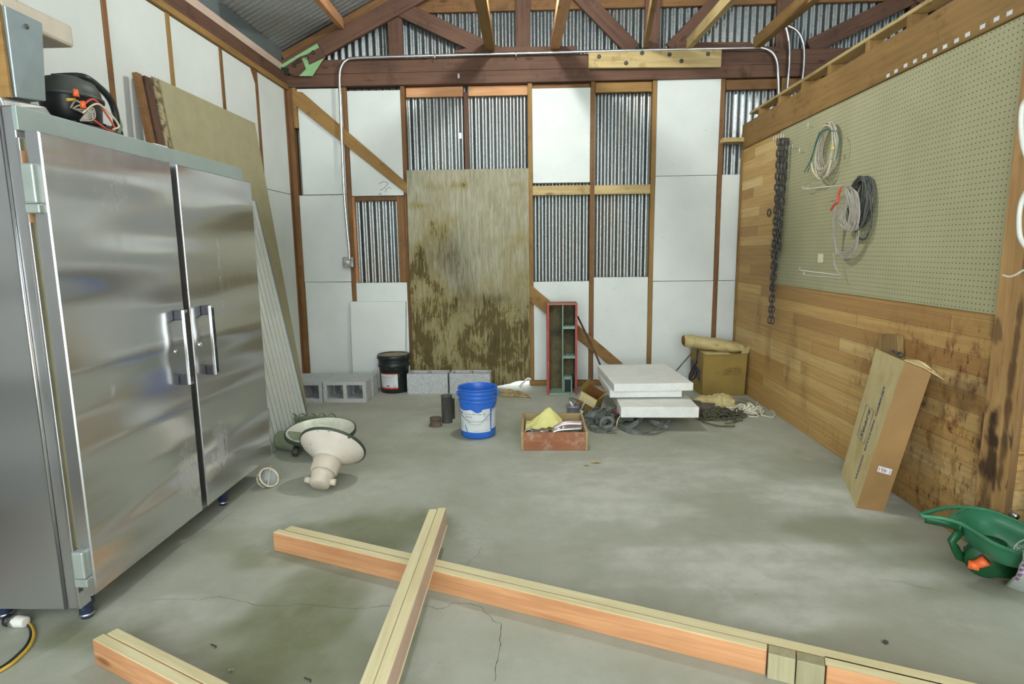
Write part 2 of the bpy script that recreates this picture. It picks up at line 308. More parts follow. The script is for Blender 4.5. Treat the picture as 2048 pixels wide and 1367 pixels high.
# ------------------------------------------------------------------ mesh helpers
class MB:
    def __init__(s): s.v = []; s.f = []; s.sm = []; s.mi = []
    def add(s, vs, fs, smooth=False, mi=0):
        b = len(s.v); s.v += [V(p) for p in vs]
        for f in fs: s.f.append([b + i for i in f]); s.sm.append(smooth); s.mi.append(mi)
        return s
    def hexa(s, p, mi=0):    # p: 4 bottom ccw, 4 top
        return s.add(p, [(3, 2, 1, 0), (4, 5, 6, 7), (0, 1, 5, 4), (1, 2, 6, 5), (2, 3, 7, 6), (3, 0, 4, 7)], False, mi)
    def box(s, lo, hi, mi=0):
        (a, b, c), (d, e, f) = lo, hi
        return s.hexa([(a, b, c), (d, b, c), (d, e, c), (a, e, c), (a, b, f), (d, b, f), (d, e, f), (a, e, f)], mi)
    def cbox(s, c, size, rot=None, mi=0):
        h = V(size) / 2; pts = [V((x * h.x, y * h.y, z * h.z)) for z in (-1, 1) for (x, y) in ((-1, -1), (1, -1), (1, 1), (-1, 1))]
        R = (rot.to_matrix() if isinstance(rot, Euler) else rot) if rot else Matrix.Identity(3)
        return s.hexa([R @ p + V(c) for p in pts], mi)
    def bar(s, p0, p1, w, h, up=(0, 0, 1), mi=0):
        p0, p1 = V(p0), V(p1); d = (p1 - p0).normalized(); sd = d.cross(V(up)).normalized(); u = sd.cross(d)
        a, b = sd * w / 2, u * h / 2
        return s.hexa([p0 - a - b, p1 - a - b, p1 + a - b, p0 + a - b, p0 - a + b, p1 - a + b, p1 + a + b, p0 + a + b], mi)
    def prism(s, pts, d, mi=0):
        pts = [V(p) for p in pts]; d = V(d); n = len(pts)
        fs = [list(range(n))[::-1], list(range(n, 2 * n))] + [(i, (i + 1) % n, n + (i + 1) % n, n + i) for i in range(n)]
        return s.add(pts + [p + d for p in pts], fs, False, mi)
    def tube(s, pts, r, n=8, flat=None, mi=0, caps=True, closed=False):
        pts = [V(p) for p in pts]; N = len(pts); rr = r if isinstance(r, (list, tuple)) else [r] * N
        t = [(pts[(i + 1) % N] - pts[i - 1] if closed else pts[min(i + 1, N - 1)] - pts[max(i - 1, 0)]).normalized() for i in range(N)]
        up = V((0, 0, 1)) if abs(t[0].z) < .9 else V((0, 1, 0)); a = t[0].cross(up).normalized(); vs = []
        for i in range(N):
            a = (a - t[i] * a.dot(t[i]));
            if a.length < 1e-6: a = t[i].orthogonal()
            a.normalize(); b = t[i].cross(a)
            for j in range(n):
                q = 2 * PI * j / n; ca, cb = math.cos(q) * rr[i], math.sin(q) * (rr[i] if flat is None else flat)
                vs.append(pts[i] + a * ca + b * cb)
        fs = []
        for i in range(N if closed else N - 1):
            for j in range(n): fs.append((i * n + j, i * n + (j + 1) % n, ((i + 1) % N) * n + (j + 1) % n, ((i + 1) % N) * n + j))
        if caps and not closed: fs += [list(range(n))[::-1], list(range((N - 1) * n, N * n))]
        return s.add(vs, fs, True, mi)
    def lathe(s, prof, n=32, mat=None, mi=0):
        mat = mat or Matrix.Identity(4); vs = []; P = len(prof)
        for i in range(n):
            q = 2 * PI * i / n
            for (r, z) in prof: vs.append(mat @ V((r * math.cos(q), r * math.sin(q), z)))
        fs = []
        for i in range(n):
            for j in range(P - 1): a = i * P + j; b = ((i + 1) % n) * P + j; fs.append((a, b, b + 1, a + 1))
        return s.add(vs, fs, True, mi)
    def grid(s, fn, nu, nv, smooth=True, mi=0):
        vs = [fn(i / nu, j / nv) for j in range(nv + 1) for i in range(nu + 1)]
        return s.add(vs, [(j * (nu + 1) + i, j * (nu + 1) + i + 1, (j + 1) * (nu + 1) + i + 1, (j + 1) * (nu + 1) + i) for j in range(nv) for i in range(nu)], smooth, mi)
    def build(s, name, mats, parent=None, world=None, bevel=0.0, frame=None, subd=0, seg=2):
        """world=True: vertices are in world space. frame: own object matrix (world)"""
        me = bpy.data.meshes.new(name); PM = MW.get(parent.name, Matrix.Identity(4)) if parent else Matrix.Identity(4)
        if frame is None: frame = PM if parent else Matrix.Identity(4)
        inv = frame.inverted()
        me.from_pydata([tuple(inv @ p) for p in s.v] if world is not False else [tuple(p) for p in s.v], [], s.f)
        me.polygons.foreach_set('use_smooth', s.sm); me.polygons.foreach_set('material_index', s.mi)
        for m in (mats if isinstance(mats, (list, tuple)) else [mats]): me.materials.append(M[m] if isinstance(m, str) else m)
        bm = bmesh.new(); bm.from_mesh(me); bmesh.ops.recalc_face_normals(bm, faces=bm.faces)
        bm.to_mesh(me); bm.free(); me.update()
        o = bpy.data.objects.new(name, me); COL.objects.link(o)
        if parent: o.parent = parent
        o.matrix_local = PM.inverted() @ frame if parent else frame
        MW[o.name] = frame
        if bevel:
            b = o.modifiers.new('bevel', 'BEVEL'); b.width = bevel; b.segments = seg; b.limit_method = 'ANGLE'; b.angle_limit = 0.7
        if subd:
            b = o.modifiers.new('subsurf', 'SUBSURF'); b.levels = b.render_levels = subd
        return o
MW = {}
def tag(o, label=None, cat=None, group=None, kind=None):
    if label: o['label'] = label
    if cat: o['category'] = cat
    if group: o['group'] = group
    if kind: o['kind'] = kind
    return o
def empty(name, loc=(0, 0, 0), rz=0.0, label=None, cat=None, group=None, mat=None):
    o = bpy.data.objects.new(name, None); COL.objects.link(o); o.empty_display_size = 0.05
    m = mat or (Matrix.Translation(V(loc)) @ Matrix.Rotation(rz, 4, 'Z')); o.matrix_world = m; MW[o.name] = m.copy()
    return tag(o, label, cat, group)
def frame_of(p0, p1, up=(0, 0, 1)):
    """matrix with local X running from p0 to p1"""
    p0, p1 = V(p0), V(p1); x = (p1 - p0).normalized(); y = V(up).cross(x).normalized(); z = x.cross(y)
    m = Matrix((x, y, z)).transposed().to_4x4(); m.translation = (p0 + p1) / 2; return m
def board(name, p0, p1, w, h, mat, parent=None, up=(0, 0, 1), bevel=0.003, label=None, cat=None, group=None, kind=None):
    """a piece of lumber: w sideways, h along up"""
    fr = frame_of(p0, p1, up); L = (V(p1) - V(p0)).length
    mb = MB().hexa([fr @ V((x * L / 2, y * w / 2, z * h / 2)) for z in (-1, 1) for (x, y) in ((-1, -1), (1, -1), (1, 1), (-1, 1))])
    o = mb.build(name, mat, parent, True, bevel, fr, seg=1); return tag(o, label, cat, group, kind)
def spline(pts, k=6, closed=False):
    pts = [V(p) for p in pts]; n = len(pts); out = []
    for i in range(n if closed else n - 1):
        g = (lambda q: pts[q % n]) if closed else (lambda q: pts[max(0, min(n - 1, q))])
        p0, p1, p2, p3 = g(i - 1), g(i), g(i + 1), g(i + 2)
        for j in range(k):
            t = j / k
            out.append(0.5 * ((2 * p1) + (p2 - p0) * t + (2 * p0 - 5 * p1 + 4 * p2 - p3) * t * t + (3 * p1 - p0 - 3 * p2 + p3) * t ** 3))
    if not closed: out.append(pts[-1])
    return out
def text_mesh(body, size, width=None, bold=0.0, extrude=0.0, shear=0.0):
    """flat lettering as mesh data: list of verts (x,y), faces; centred"""
    cu = bpy.data.curves.new('t', 'FONT'); cu.body = body; cu.size = size; cu.align_x = 'CENTER'; cu.align_y = 'CENTER'
    cu.offset = bold; cu.resolution_u = 2; cu.shear = shear; cu.space_line = 1.0
    o = bpy.data.objects.new('t', cu); COL.objects.link(o)
    dg = bpy.context.evaluated_depsgraph_get(); dg.update()
    me = bpy.data.meshes.new_from_object(o.evaluated_get(dg))
    vs = [tuple(v.co) for v in me.vertices]; fs = [tuple(p.vertices) for p in me.polygons]
    bpy.data.objects.remove(o); bpy.data.meshes.remove(me)
    if width and vs:
        xs = [v[0] for v in vs]; w = max(xs) - min(xs); c = (max(xs) + min(xs)) / 2
        vs = [((v[0] - c) * width / w, v[1], 0) for v in vs]
    return vs, fs
def lettering(name, body, size, fn, mat, parent, width=None, bold=0.0, shear=0.0):
    vs, fs = text_mesh(body, size, width, bold, 0, shear)
    mb = MB(); mb.v = [V(fn(x, y)) for (x, y, z) in vs]; mb.f = [list(f) for f in fs]; mb.sm = [False] * len(fs); mb.mi = [0] * len(fs)
    return mb.build(name, mat, parent, True)
def set_attr(o, name, fn):
    me = o.data; a = me.attributes.new(name, 'FLOAT', 'POINT'); mw = MW[o.name]
    a.data.foreach_set('value', [max(0, min(1, fn(mw @ v.co))) for v in me.vertices])
def sstep(a, b, x): t = max(0, min(1, (x - a) / (b - a))) if a != b else 0; return t * t * (3 - 2 * t)
def nz(x, y, z=0): return noise.noise(V((x, y, z)))
def fbm(x, y, z=0, o=4): return noise.fractal(V((x, y, z)), 1.0, 2.0, o)

# ------------------------------------------------------------------ setting: floor
YB = 5.97; XL = -2.33; XR = 2.0
mb = MB(); x0, x1, y0, y1 = -2.45, 4.75, -2.4, 6.1
mb.grid(lambda u, v: V((x0 + (x1 - x0) * u, 0.9 + (y1 - 0.9) * v, 0)), 200, 150, False)
mb.hexa([(x0, 0.9, -.12), (x1, 0.9, -.12), (x1, y1, -.12), (x0, y1, -.12), (x0, 0.9, -.001), (x1, 0.9, -.001), (x1, y1, -.001), (x0, y1, -.001)])
mb.box((x0, y0, -.12), (x1, 0.9, 0))
floor = mb.build('floor', 'floor'); tag(floor, kind='structure')
spots = [(fl(600, 1090), .30, .22, .8), (fl(770, 1060), .34, .26, .9), (fl(590, 1250), .26, .32, 1.0), (fl(640, 1180), .22, .22, .8), (fl(540, 1330), .3, .2, .95),
         (fl(1700, 1060), .35, .18, .55), (fl(1600, 930), .3, .3, .4), (fl(1080, 860), .5, .35, .45), (fl(770, 900), .5, .4, .25), (fl(920, 860), .35, .3, .5),
         (fl(1850, 1120), .4, .12, .5), (fl(700, 1300), .2, .2, .6), (fl(1950, 1180), .3, .1, .4), (fl(480, 1080), .2, .15, .4), (fl(180, 1270), .22, .12, .75)]
def floor_stain(p):
    s = 0
    for c, rx, ry, a in spots:
        d = ((p.x - c.x) / rx) ** 2 + ((p.y - c.y) / ry) ** 2
        if d < 3: s = max(s, a * sstep(1.5, 0.1, d + 0.9 * fbm(p.x * 4, p.y * 4, 3)))
    return s * 1.0
pale = [(fl(1650, 1000), .35, .22, .7), (fl(1300, 950), .7, .35, .45), (fl(1480, 1130), .6, .2, .6), (fl(1230, 1000), .4, .3, .5), (fl(1700, 1150), .4, .14, .55), (fl(1580, 1230), .25, .1, .5), (fl(330, 1230), .3, .12, .35)]
def floor_pale(p):
    s = 0
    for c, rx, ry, a in pale:
        d = ((p.x - c.x) / rx) ** 2 + ((p.y - c.y) / ry) ** 2
        if d < 3: s = max(s, a * sstep(1.6, 0.0, d + 1.2 * fbm(p.x * 3, p.y * 9, 8)))
    return s
set_attr(floor, 'stain', floor_stain); set_attr(floor, 'pale', floor_pale)
k = NT('crack_shadow'); k.col(srgb(92, 88, 78)); M['crack'] = k.set(0.95, 0, 0.1)
def crack(px, w=0.003):
    pts = [fl(x, y, 0.0006) for x, y in px]; pp = []
    for a, b in zip(pts, pts[1:]):
        for i in range(8): pp.append(a.lerp(b, i / 8))
    q = [V((p.x + .008 * nz(p.x * 25, p.y * 25), p.y + .012 * nz(p.x * 25, p.y * 25, 9), p.z)) for p in pp]
    vs = []; fs = []
    for i, p in enumerate(q):
        t = (q[min(i + 1, len(q) - 1)] - q[max(i - 1, 0)]).normalized(); s = V((-t.y, t.x, 0)) * w * (0.25 + 0.75 * abs(nz(i * .7, 3)))
        vs += [p - s, p + s]
        if i: fs.append((2 * i - 2, 2 * i, 2 * i + 1, 2 * i - 1))
    MB().add(vs, fs).build('crack', 'crack', floor)
crack([(400, 1198), (440, 1192), (520, 1210), (560, 1212), (600, 1205), (680, 1214), (730, 1217), (770, 1208), (800, 1212), (860, 1213), (880, 1218), (905, 1205), (940, 1206), (965, 1215), (985, 1240), (1002, 1245)], .0025)
crack([(1002, 1245), (1001, 1290), (992, 1330), (988, 1367)], .003)
crack([(1760, 1158), (1810, 1165), (1850, 1175), (1890, 1181)], .0018)
crack([(300, 1200), (350, 1196), (400, 1198)], .0015)
crack([(965, 1090), (958, 1105), (935, 1125), (925, 1140)], .0015)
crack([(470, 1020), (430, 1050), (400, 1065), (330, 1110)], .002)

# ------------------------------------------------------------------ setting: back wall
def corr_plane(name, p0, u, v, nrm, L, H, mat, amp=.0085, pitch=.0677, skip=None, rows=None, kind='structure', parent=None, seg=8, top=None):
    """corrugated sheet: profile along u, ribs along v"""
    p0, u, v, nrm = V(p0), V(u), V(v), V(nrm); n = int(L / pitch * seg); rows = rows or [0, H]
    vs = []; fs = []
    for r in rows:
        for i in range(n + 1):
            s = i * pitch / seg; h = r if top is None else min(r, top(s)); a = amp * math.cos(2 * PI * i / seg)
            vs.append(p0 + u * s + v * h + nrm * a)
    for j in range(len(rows) - 1):
        for i in range(n):
            if skip and skip(i * pitch / seg, rows[j], rows[j + 1]): continue
            fs.append((j * (n + 1) + i, j * (n + 1) + i + 1, (j + 1) * (n + 1) + i + 1, (j + 1) * (n + 1) + i))
    o = MB().add(vs, fs, True).build(name, mat, parent); return tag(o, kind=kind) if kind else o
RZ = lambda x: 3.46 + .48 * (min(x, 2.26 - x) + 1.55)       # centre height of the truss top chord
ROOF = lambda x: RZ(x) + .21
holeX = ay(919, 271, 6.07)
def skip_back(s, z0, z1):
    x = -2.5 + s
    if abs(x - holeX.x) < .014 and abs((z0 + z1) / 2 - holeX.z) < .02: return True
    if -1.28 < x < -0.04 and z1 <= 0.15: return True
    return False
wall_back = corr_plane('wall_back', (-2.5, 6.075, 0), (1, 0, 0), (0, 0, 1), (0, -1, 0), 7.25, 5, 'galv', skip=skip_back,
    rows=[0, .14, 1.0, 2.0, holeX.z - .025, holeX.z + .025, 2.9, 5.2], top=lambda s: ROOF(-2.5 + s))
def wb(name, x0_, x1_, z0, z1, ya, yb, mat, vertical=None, parent=wall_back):
    """lumber in the back wall given by its extents"""
    vertical = (z1 - z0) > (x1_ - x0_) if vertical is None else vertical
    if vertical: return board(name, ((x0_ + x1_) / 2, (ya + yb) / 2, z0), ((x0_ + x1_) / 2, (ya + yb) / 2, z1), x1_ - x0_, yb - ya, mat, parent, up=(0, -1, 0))
    return board(name, (x0_, (ya + yb) / 2, (z0 + z1) / 2), (x1_, (ya + yb) / 2, (z0 + z1) / 2), yb - ya, z1 - z0, mat, parent)
studs = [-1.785, -1.225, -.01, .585, 1.165, 1.80, 2.36, 2.97, 3.58, 4.2]
wb('corner_post', -2.40, -2.285, .04, 2.92, 5.955, 6.06, 'lumber_brown')
for i, x in enumerate(studs):
    wb('stud', x - .021, x + .021, .04, 2.92, YB, YB + .09, 'lumber_brown' if i in (0, 1, 3, 5) else 'lumber_tan')
wb('stud', -.645, -.60, .3, 2.86, YB + .035, YB + .09, 'lumber_red')
wb('sill_plate', -2.4, -1.24, 0, .042, YB - .0, YB + .09, 'lumber_tan')
wb('sill_plate', -.03, 4.7, 0, .05, YB - .005, YB + .09, 'lumber_tan')
wb('top_plate', -2.4, 4.7, 2.92, 3.03, YB - .03, YB + .10, 'lumber_red')
for a, b, m_, r in ((-1.20, -.65, 'lumber_orange', .05), (-.6, -.03, 'lumber_orange', .05), (.01, .56, 'lumber_brown', .04), (.61, 1.14, 'lumber_tan', .02), (1.83, 2.33, 'lumber_brown', .02), (2.39, 2.9, 'lumber_brown', .02)):
    wb('girt', a, b, 2.825, 2.915, YB + r, YB + r + .035, m_, False)
wb('girt', .01, .564, 1.885, 1.975, YB + .005, YB + .045, 'lumber_yellow', False)
wb('girt', .606, 1.144, 1.885, 1.972, YB + .005, YB + .045, 'lumber_yellow', False)
wb('girt', -1.75, -1.25, 1.86, 1.90, YB + .04, YB + .085, 'lumber_brown', False)
wb('girt', 1.79, 2.09, 2.335, 2.375, 5.87, 6.02, 'lumber_yellow', False)
wb('block', -1.325, -1.247, 1.06, 1.9, YB + .02, YB + .06, 'lumber_brown')
wb('block', -1.765, -1.74, .9, 1.9, YB + .01, YB + .06, 'lumber_orange')
wb('block', -2.283, -2.245, 2.55, 2.92, 5.95, 5.99, 'lumber_tan')
wb('girt', -2.3, 4.6, 3.58, 3.70, YB + .05, YB + .09, 'lumber_brown', False)
def px_prism(name, px, Y, t, mat, parent=None, bevel=0, axis_pts=None):
    pts = [ay(x, y, Y) for x, y in px]
    fr = frame_of(axis_pts[0], axis_pts[1], (0, -1, 0)) if axis_pts else None
    return MB().prism(pts, (0, t, 0)).build(name, mat, parent, True, bevel, fr)
px_prism('diagonal_brace', [(583, 181), (604, 184), (814, 366), (814, 388), (585, 206)], 5.945, .024, 'lumber_tan', wall_back, .002, (ay(583, 190, 5.95), ay(814, 377, 5.95)))
px_prism('diagonal_brace', [(1054, 571), (1066, 573), (1246, 727), (1216, 727), (1054, 597)], 5.945, .024, 'lumber_tan', wall_back, .002, (ay(1054, 580, 5.95), ay(1240, 727, 5.95)))
# foam insulation boards between the studs of the back wall: each one can be lifted out
def panel(x0_, x1_, z0, z1, label, yf=YB + .006, t=.045, group='foam boards of the back wall', jit=0.0):
    mb = MB(); sx = lambda: random.uniform(-.003, .003)
    a = [(x0_ + sx(), yf, z0), (x1_ + sx(), yf, z0), (x1_ + sx(), yf, z1 + sx()), (x0_ + sx(), yf, z1 + sx())]
    o = mb.prism(a, (0, t, 0)).build('insulation_panel', 'foam', None, True, .002, Matrix.Translation(((x0_ + x1_) / 2, yf, z0)), seg=1)
    return tag(o, label, 'insulation panel', group)
panel(-2.243, -1.81, 1.925, 2.913, 'white foam board at top of back wall in the left corner, crossed by diagonal brace')
panel(-2.283, -1.81, 1.07, 1.92, 'white foam board at mid height of back wall beside the left corner post')
panel(-2.283, -1.81, .045, 1.065, 'white foam board low on back wall in left corner behind the concrete blocks')
panel(-1.762, -1.248, 1.905, 2.885, 'large white foam board with pencil scribble right of the tall conduit')
panel(-1.762, -1.25, .045, 1.055, 'white foam board low on back wall, mostly hidden behind a leaning foam board')
panel(.013, .562, 2.0, 2.87, 'bright white foam board high on wall right of plywood sheet, under the beam', YB + .0)
panel(.013, .562, .055, 1.05, 'white foam board low on wall behind the upright red crate')
panel(.608, 1.142, .055, 1.085, 'white foam board low on wall between crate and stacked foam slabs')
panel(1.188, 1.777, 2.05, 2.925, 'tall white foam board at the top, under the right end of the bolted splice plank')
panel(1.188, 1.777, 1.045, 2.045, 'white foam board at mid height, second down in the tall white column')
panel(1.188, 1.777, .055, 1.04, 'white foam board at bottom of the tall column, behind the big cardboard box')
panel(1.823, 2.15, 1.045, 2.05, 'narrow white foam board at mid height beside the plank partition')
panel(1.823, 2.15, .055, 1.04, 'narrow white foam board low beside plank partition, above the cardboard box')
# small pencil scribble on the foam board
mb = MB()
for px in ([(758, 368), (766, 363), (776, 366), (768, 376), (760, 380)], [(770, 384), (776, 375), (783, 377)], [(757, 390), (761, 386), (764, 391)]):
    mb.tube(spline([ay(x, y, YB + .004) for x, y in px], 4), .0018, 5)
sc_ob = [o for o in bpy.data.objects if o.get('label', '').startswith('large white foam board')][0]
mb.build('pencil_scribble', 'ink', sc_ob)

# ------------------------------------------------------------------ setting: left wall
wall_left = corr_plane('wall_left', (-2.45, -2.4, 0), (0, 1, 0), (0, 0, 1), (1, 0, 0), 8.5, 3.27, 'galv', seg=4)
def lw(name, ya, yb, z0, z1, xa, xb, mat):
    if z1 - z0 > yb - ya: return board(name, ((xa + xb) / 2, (ya + yb) / 2, z0), ((xa + xb) / 2, (ya + yb) / 2, z1), yb - ya, xb - xa, mat, wall_left, up=(1, 0, 0))
    return board(name, ((xa + xb) / 2, ya, (z0 + z1) / 2), ((xa + xb) / 2, yb, (z0 + z1) / 2), xb - xa, z1 - z0, mat, wall_left)
lstuds = [5.31, 4.72, 4.055, 3.45, 2.84, 2.2, 1.6]
for i, y in enumerate(lstuds):
    lw('stud', y - .02, y + .02, .04, 2.9, XL - .09, XL, 'lumber_brown' if i != 2 else 'lumber_tan')
lw('stud', 5.90, 5.96, .04, 2.9, XL - .09, XL + .0, 'lumber_brown')
for y in (.9, .2, -.5, -1.2, -1.9): lw('stud', y - .02, y + .02, .04, 2.9, XL - .09, XL, 'lumber_brown')
lw('sill_plate', -2.4, 5.96, 0, .04, XL - .09, XL, 'lumber_tan')
lw('top_plate', -2.4, 5.955, 2.895, 2.94, XL - .11, XL + .02, 'lumber_tan')
lw('top_plate', -2.4, 5.955, 2.94, 3.05, XL - .11, XL + .01, 'lumber_red')
lw('blocking', -2.4, 5.95, 3.05, 3.135, XL - .05, XL - .02, 'lumber_pink')
lw('metal_flashing', -2.4, 6.0, 3.135, 3.27, XL - .06, XL - .035, 'spangle')
MB().prism([(XL + .001, 5.285, 2.9), (XL + .001, 5.20, 2.9), (XL + .001, 5.285, 2.78)], (-.04, 0, 0)).build('knee_block', 'lumber_brown', wall_left)
def lpanel(ya, yb, z0, z1, label):
    fr = Matrix.Translation((XL, (ya + yb) / 2, z0))
    o = MB().box((XL - .05, ya, z0), (XL - .006, yb, z1)).build('insulation_panel', 'foam', None, True, .002, fr, seg=1)
    tag(o, label, 'insulation panel', 'foam boards of the left wall')
ed = [5.895, 5.335, 5.285, 4.742, 4.698, 4.077, 4.033, 3.472, 3.428, 2.862, 2.818, 2.222, 2.178, 1.622]
lpanel(ed[1], ed[0], 1.925, 2.893, 'tall white foam board on left wall, last one before the back corner, upper')
lpanel(ed[1], ed[0], .045, 1.92, 'white foam board on left wall at the back corner, lower')
lpanel(ed[3], ed[2], .045, 2.89, 'white foam board on left wall right above the low corner of the hardboard sheet')
lpanel(ed[5], ed[4], .045, 2.89, 'white foam board on left wall above the middle of the leaning hardboard sheet')
lpanel(ed[7], ed[6], .045, 2.89, 'white foam board on left wall above the bundle of leaning boards')
lpanel(ed[9], ed[8], .045, 2.89, 'white foam board on left wall behind the black compressor')
lpanel(ed[11], ed[10], .045, 2.89, 'white foam board on left wall behind the beige cover at top left')
# ------------------------------------------------------------------ right partition
def plank_grid(name, X, ya, yb, z0, z1, t, ny, nz_):
    mb = MB(); mb.grid(lambda u, v: V((X, ya + (yb - ya) * u, z0 + (z1 - z0) * v)), ny, nz_, False)
    mb.hexa([(X + .0005, ya, z0), (X + t, ya, z0), (X + t, yb, z0), (X + .0005, yb, z0), (X + .0005, ya, z1), (X + t, ya, z1), (X + t, yb, z1), (X + .0005, yb, z1)])
    return mb.build(name, 'planks')
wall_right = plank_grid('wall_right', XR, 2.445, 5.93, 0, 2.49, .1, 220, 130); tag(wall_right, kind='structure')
MB().box((XR + .10, -2.4, 0), (XR + .13, 2.445, 2.49)).build('planking', 'planks', wall_right)
blobs = [(ax(1985, 880, 2), .10, .16, 1), (ax(1930, 790, 2), .16, .1, .55), (ax(1975, 960, 2), .07, .12, .7), (ax(1835, 800, 2), .07, .05, .5), (ax(1992, 655, 2), .035, .06, .6)]
def wstain_shade(p):  # mask of wall stains and the painted shadow around the carton
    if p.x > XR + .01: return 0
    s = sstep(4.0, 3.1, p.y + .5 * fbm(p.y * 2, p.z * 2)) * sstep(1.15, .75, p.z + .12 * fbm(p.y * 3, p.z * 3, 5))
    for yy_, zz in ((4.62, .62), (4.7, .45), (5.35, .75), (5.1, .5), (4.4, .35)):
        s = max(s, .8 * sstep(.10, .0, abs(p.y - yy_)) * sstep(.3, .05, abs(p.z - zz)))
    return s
def wsoak(p):
    s = 0
    for c, ry, rz, a in blobs:
        d = ((p.y - c.y) / ry) ** 2 + ((p.z - c.z) / rz) ** 2
        if d < 4: s = max(s, a * sstep(1.2, .2, d + 1.1 * fbm(p.y * 12, p.z * 7, 2)))
    return s
set_attr(wall_right, 'stain', wstain_shade); set_attr(wall_right, 'soak', wsoak)
# header board along the top, rail on blocks
board('header_board', (XR - .011, -2.4, 2.385), (XR - .011, 5.93, 2.385), .02, .215, 'lumber_tan', wall_right)
board('top_rail', (XR + .03, -2.4, 2.567), (XR + .03, 5.78, 2.567), .09, .022, 'lumber_yellow', wall_right)
for x in (1521, 1561, 1608, 1661, 1738, 1822, 1940):
    p = ax(x, 240 - .576 * (x - 1508) - 3, XR - .0)
    board('rail_block', (XR + .028, p.y - .0, 2.49), (XR + .028, p.y - .0, 2.556), .04, .085, 'lumber_tan', wall_right, up=(1, 0, 0))
for y in (2.4, 1.8, 1.2): board('rail_block', (XR + .028, y, 2.49), (XR + .028, y, 2.556), .04, .085, 'lumber_tan', wall_right, up=(1, 0, 0))
board('corner_board', (XR - .0, 5.945, 0), (XR - .0, 5.945, 2.42), .03, .03, 'lumber_tan', wall_right, up=(1, 0, 0))
# posts at the near end of the partition
post = plank_grid('post', XR - .03, 2.445, 2.61, 0, 2.275, .029, 20, 120); post.parent = wall_right; post.data.materials[0] = wood('stained_post', srgb(150, 114, 72), srgb(188, 150, 98), axis='Z', knots=True, dark=srgb(110, 76, 44))
_t = post.data.materials[0].node_tree; _bs = _t.nodes['Principled BSDF'].inputs['Base Color']; _src = _bs.links[0].from_socket
_a = _t.nodes.new('ShaderNodeAttribute'); _a.attribute_name = 'soak'; _mx = _t.nodes.new('ShaderNodeMix'); _mx.data_type = 'RGBA'
_t.links.new(_a.outputs['Fac'], _mx.inputs[0]); _t.links.new(_src, _mx.inputs[6]); _mx.inputs[7].default_value = (*srgb(44, 30, 24), 1); _t.links.new(_mx.outputs[2], _bs)
def psoak(p):
    s = 0
    for c, ry, rz, a in [(ax(1985, 860, 1.97), .05, .10, .95), (ax(1978, 925, 1.97), .05, .08, .9), (ax(1972, 985, 1.97), .03, .08, .6), (ax(1995, 660, 1.97), .03, .06, .6), (ax(2018, 800, 1.97), .02, .5, .7), (ax(1980, 600, 1.97), .015, .04, .5), (ax(1960, 720, 1.97), .03, .03, .5)]:
        d = ((p.y - c.y) / ry) ** 2 + ((p.z - c.z) / rz) ** 2
        if d < 4: s = max(s, a * sstep(1.3, .2, d + 1.3 * fbm(p.y * 16, p.z * 9, 2)))
    return max(s, .8 * sstep(.62, .75, .5 + .5 * fbm(p.y * 30, p.z * 8, 5)) * sstep(1.0, .6, p.z))
set_attr(post, 'soak', psoak)
board('post', (XR + .06, 2.31, 0), (XR + .06, 2.31, 2.275), .10, .08, 'lumber_brown', wall_right, up=(1, 0, 0))
for y in (1.7, 1.1, .5): board('post', (XR + .06, y, 0), (XR + .06, y, 2.275), .09, .079, 'lumber_tan', wall_right, up=(1, 0, 0))
mb = MB().box((XR - .008, 2.612, 1.062), (XR - .0005, 5.06, 2.275))
pegboard = tag(mb.build('pegboard', 'pegboard', None, True, frame=Matrix.Translation((XR, 2.62, 1.06))), 'large olive green pegboard full of small holes on the right plank wall', 'pegboard')
for i, (x, y) in enumerate([(1776, 151), (1792, 142), (1811, 131), (1830, 122), (1849, 112), (1870, 102), (1890, 93), (1913, 81), (1935, 69), (1965, 53), (1993, 38), (2019, 26)]):
    p = ax(x, y, XR - .022)
    MB().cbox(p, (.001, .03, .018)).build('paper_mark', 'label', wall_right)
# right outer wall and roof
wall_outer = corr_plane('wall_right_outer', (4.7, -2.4, 0), (0, 1, 0), (0, 0, 1), (-1, 0, 0), 8.5, 3.2, 'galv', seg=4); 
sl = V((1, 0, .48)).normalized(); sr = V((-1, 0, .48)).normalized(); nl = V((-.48, 0, 1)).normalized(); nr = V((.48, 0, 1)).normalized()
LS = 3.66 * math.sqrt(1 + .48 ** 2)
c1 = corr_plane('ceiling', (1.13 - 3.66, -2.5, ROOF(1.13 - 3.66)), (0, 1, 0), sl, nl, 8.7, LS, 'galv_roof', amp=.012)
c2 = corr_plane('roof_slope', (1.13 + 3.66, -2.5, ROOF(1.13 - 3.66)), (0, 1, 0), sr, nr, 8.7, LS, 'galv_roof', amp=.009, kind=None, parent=c1)

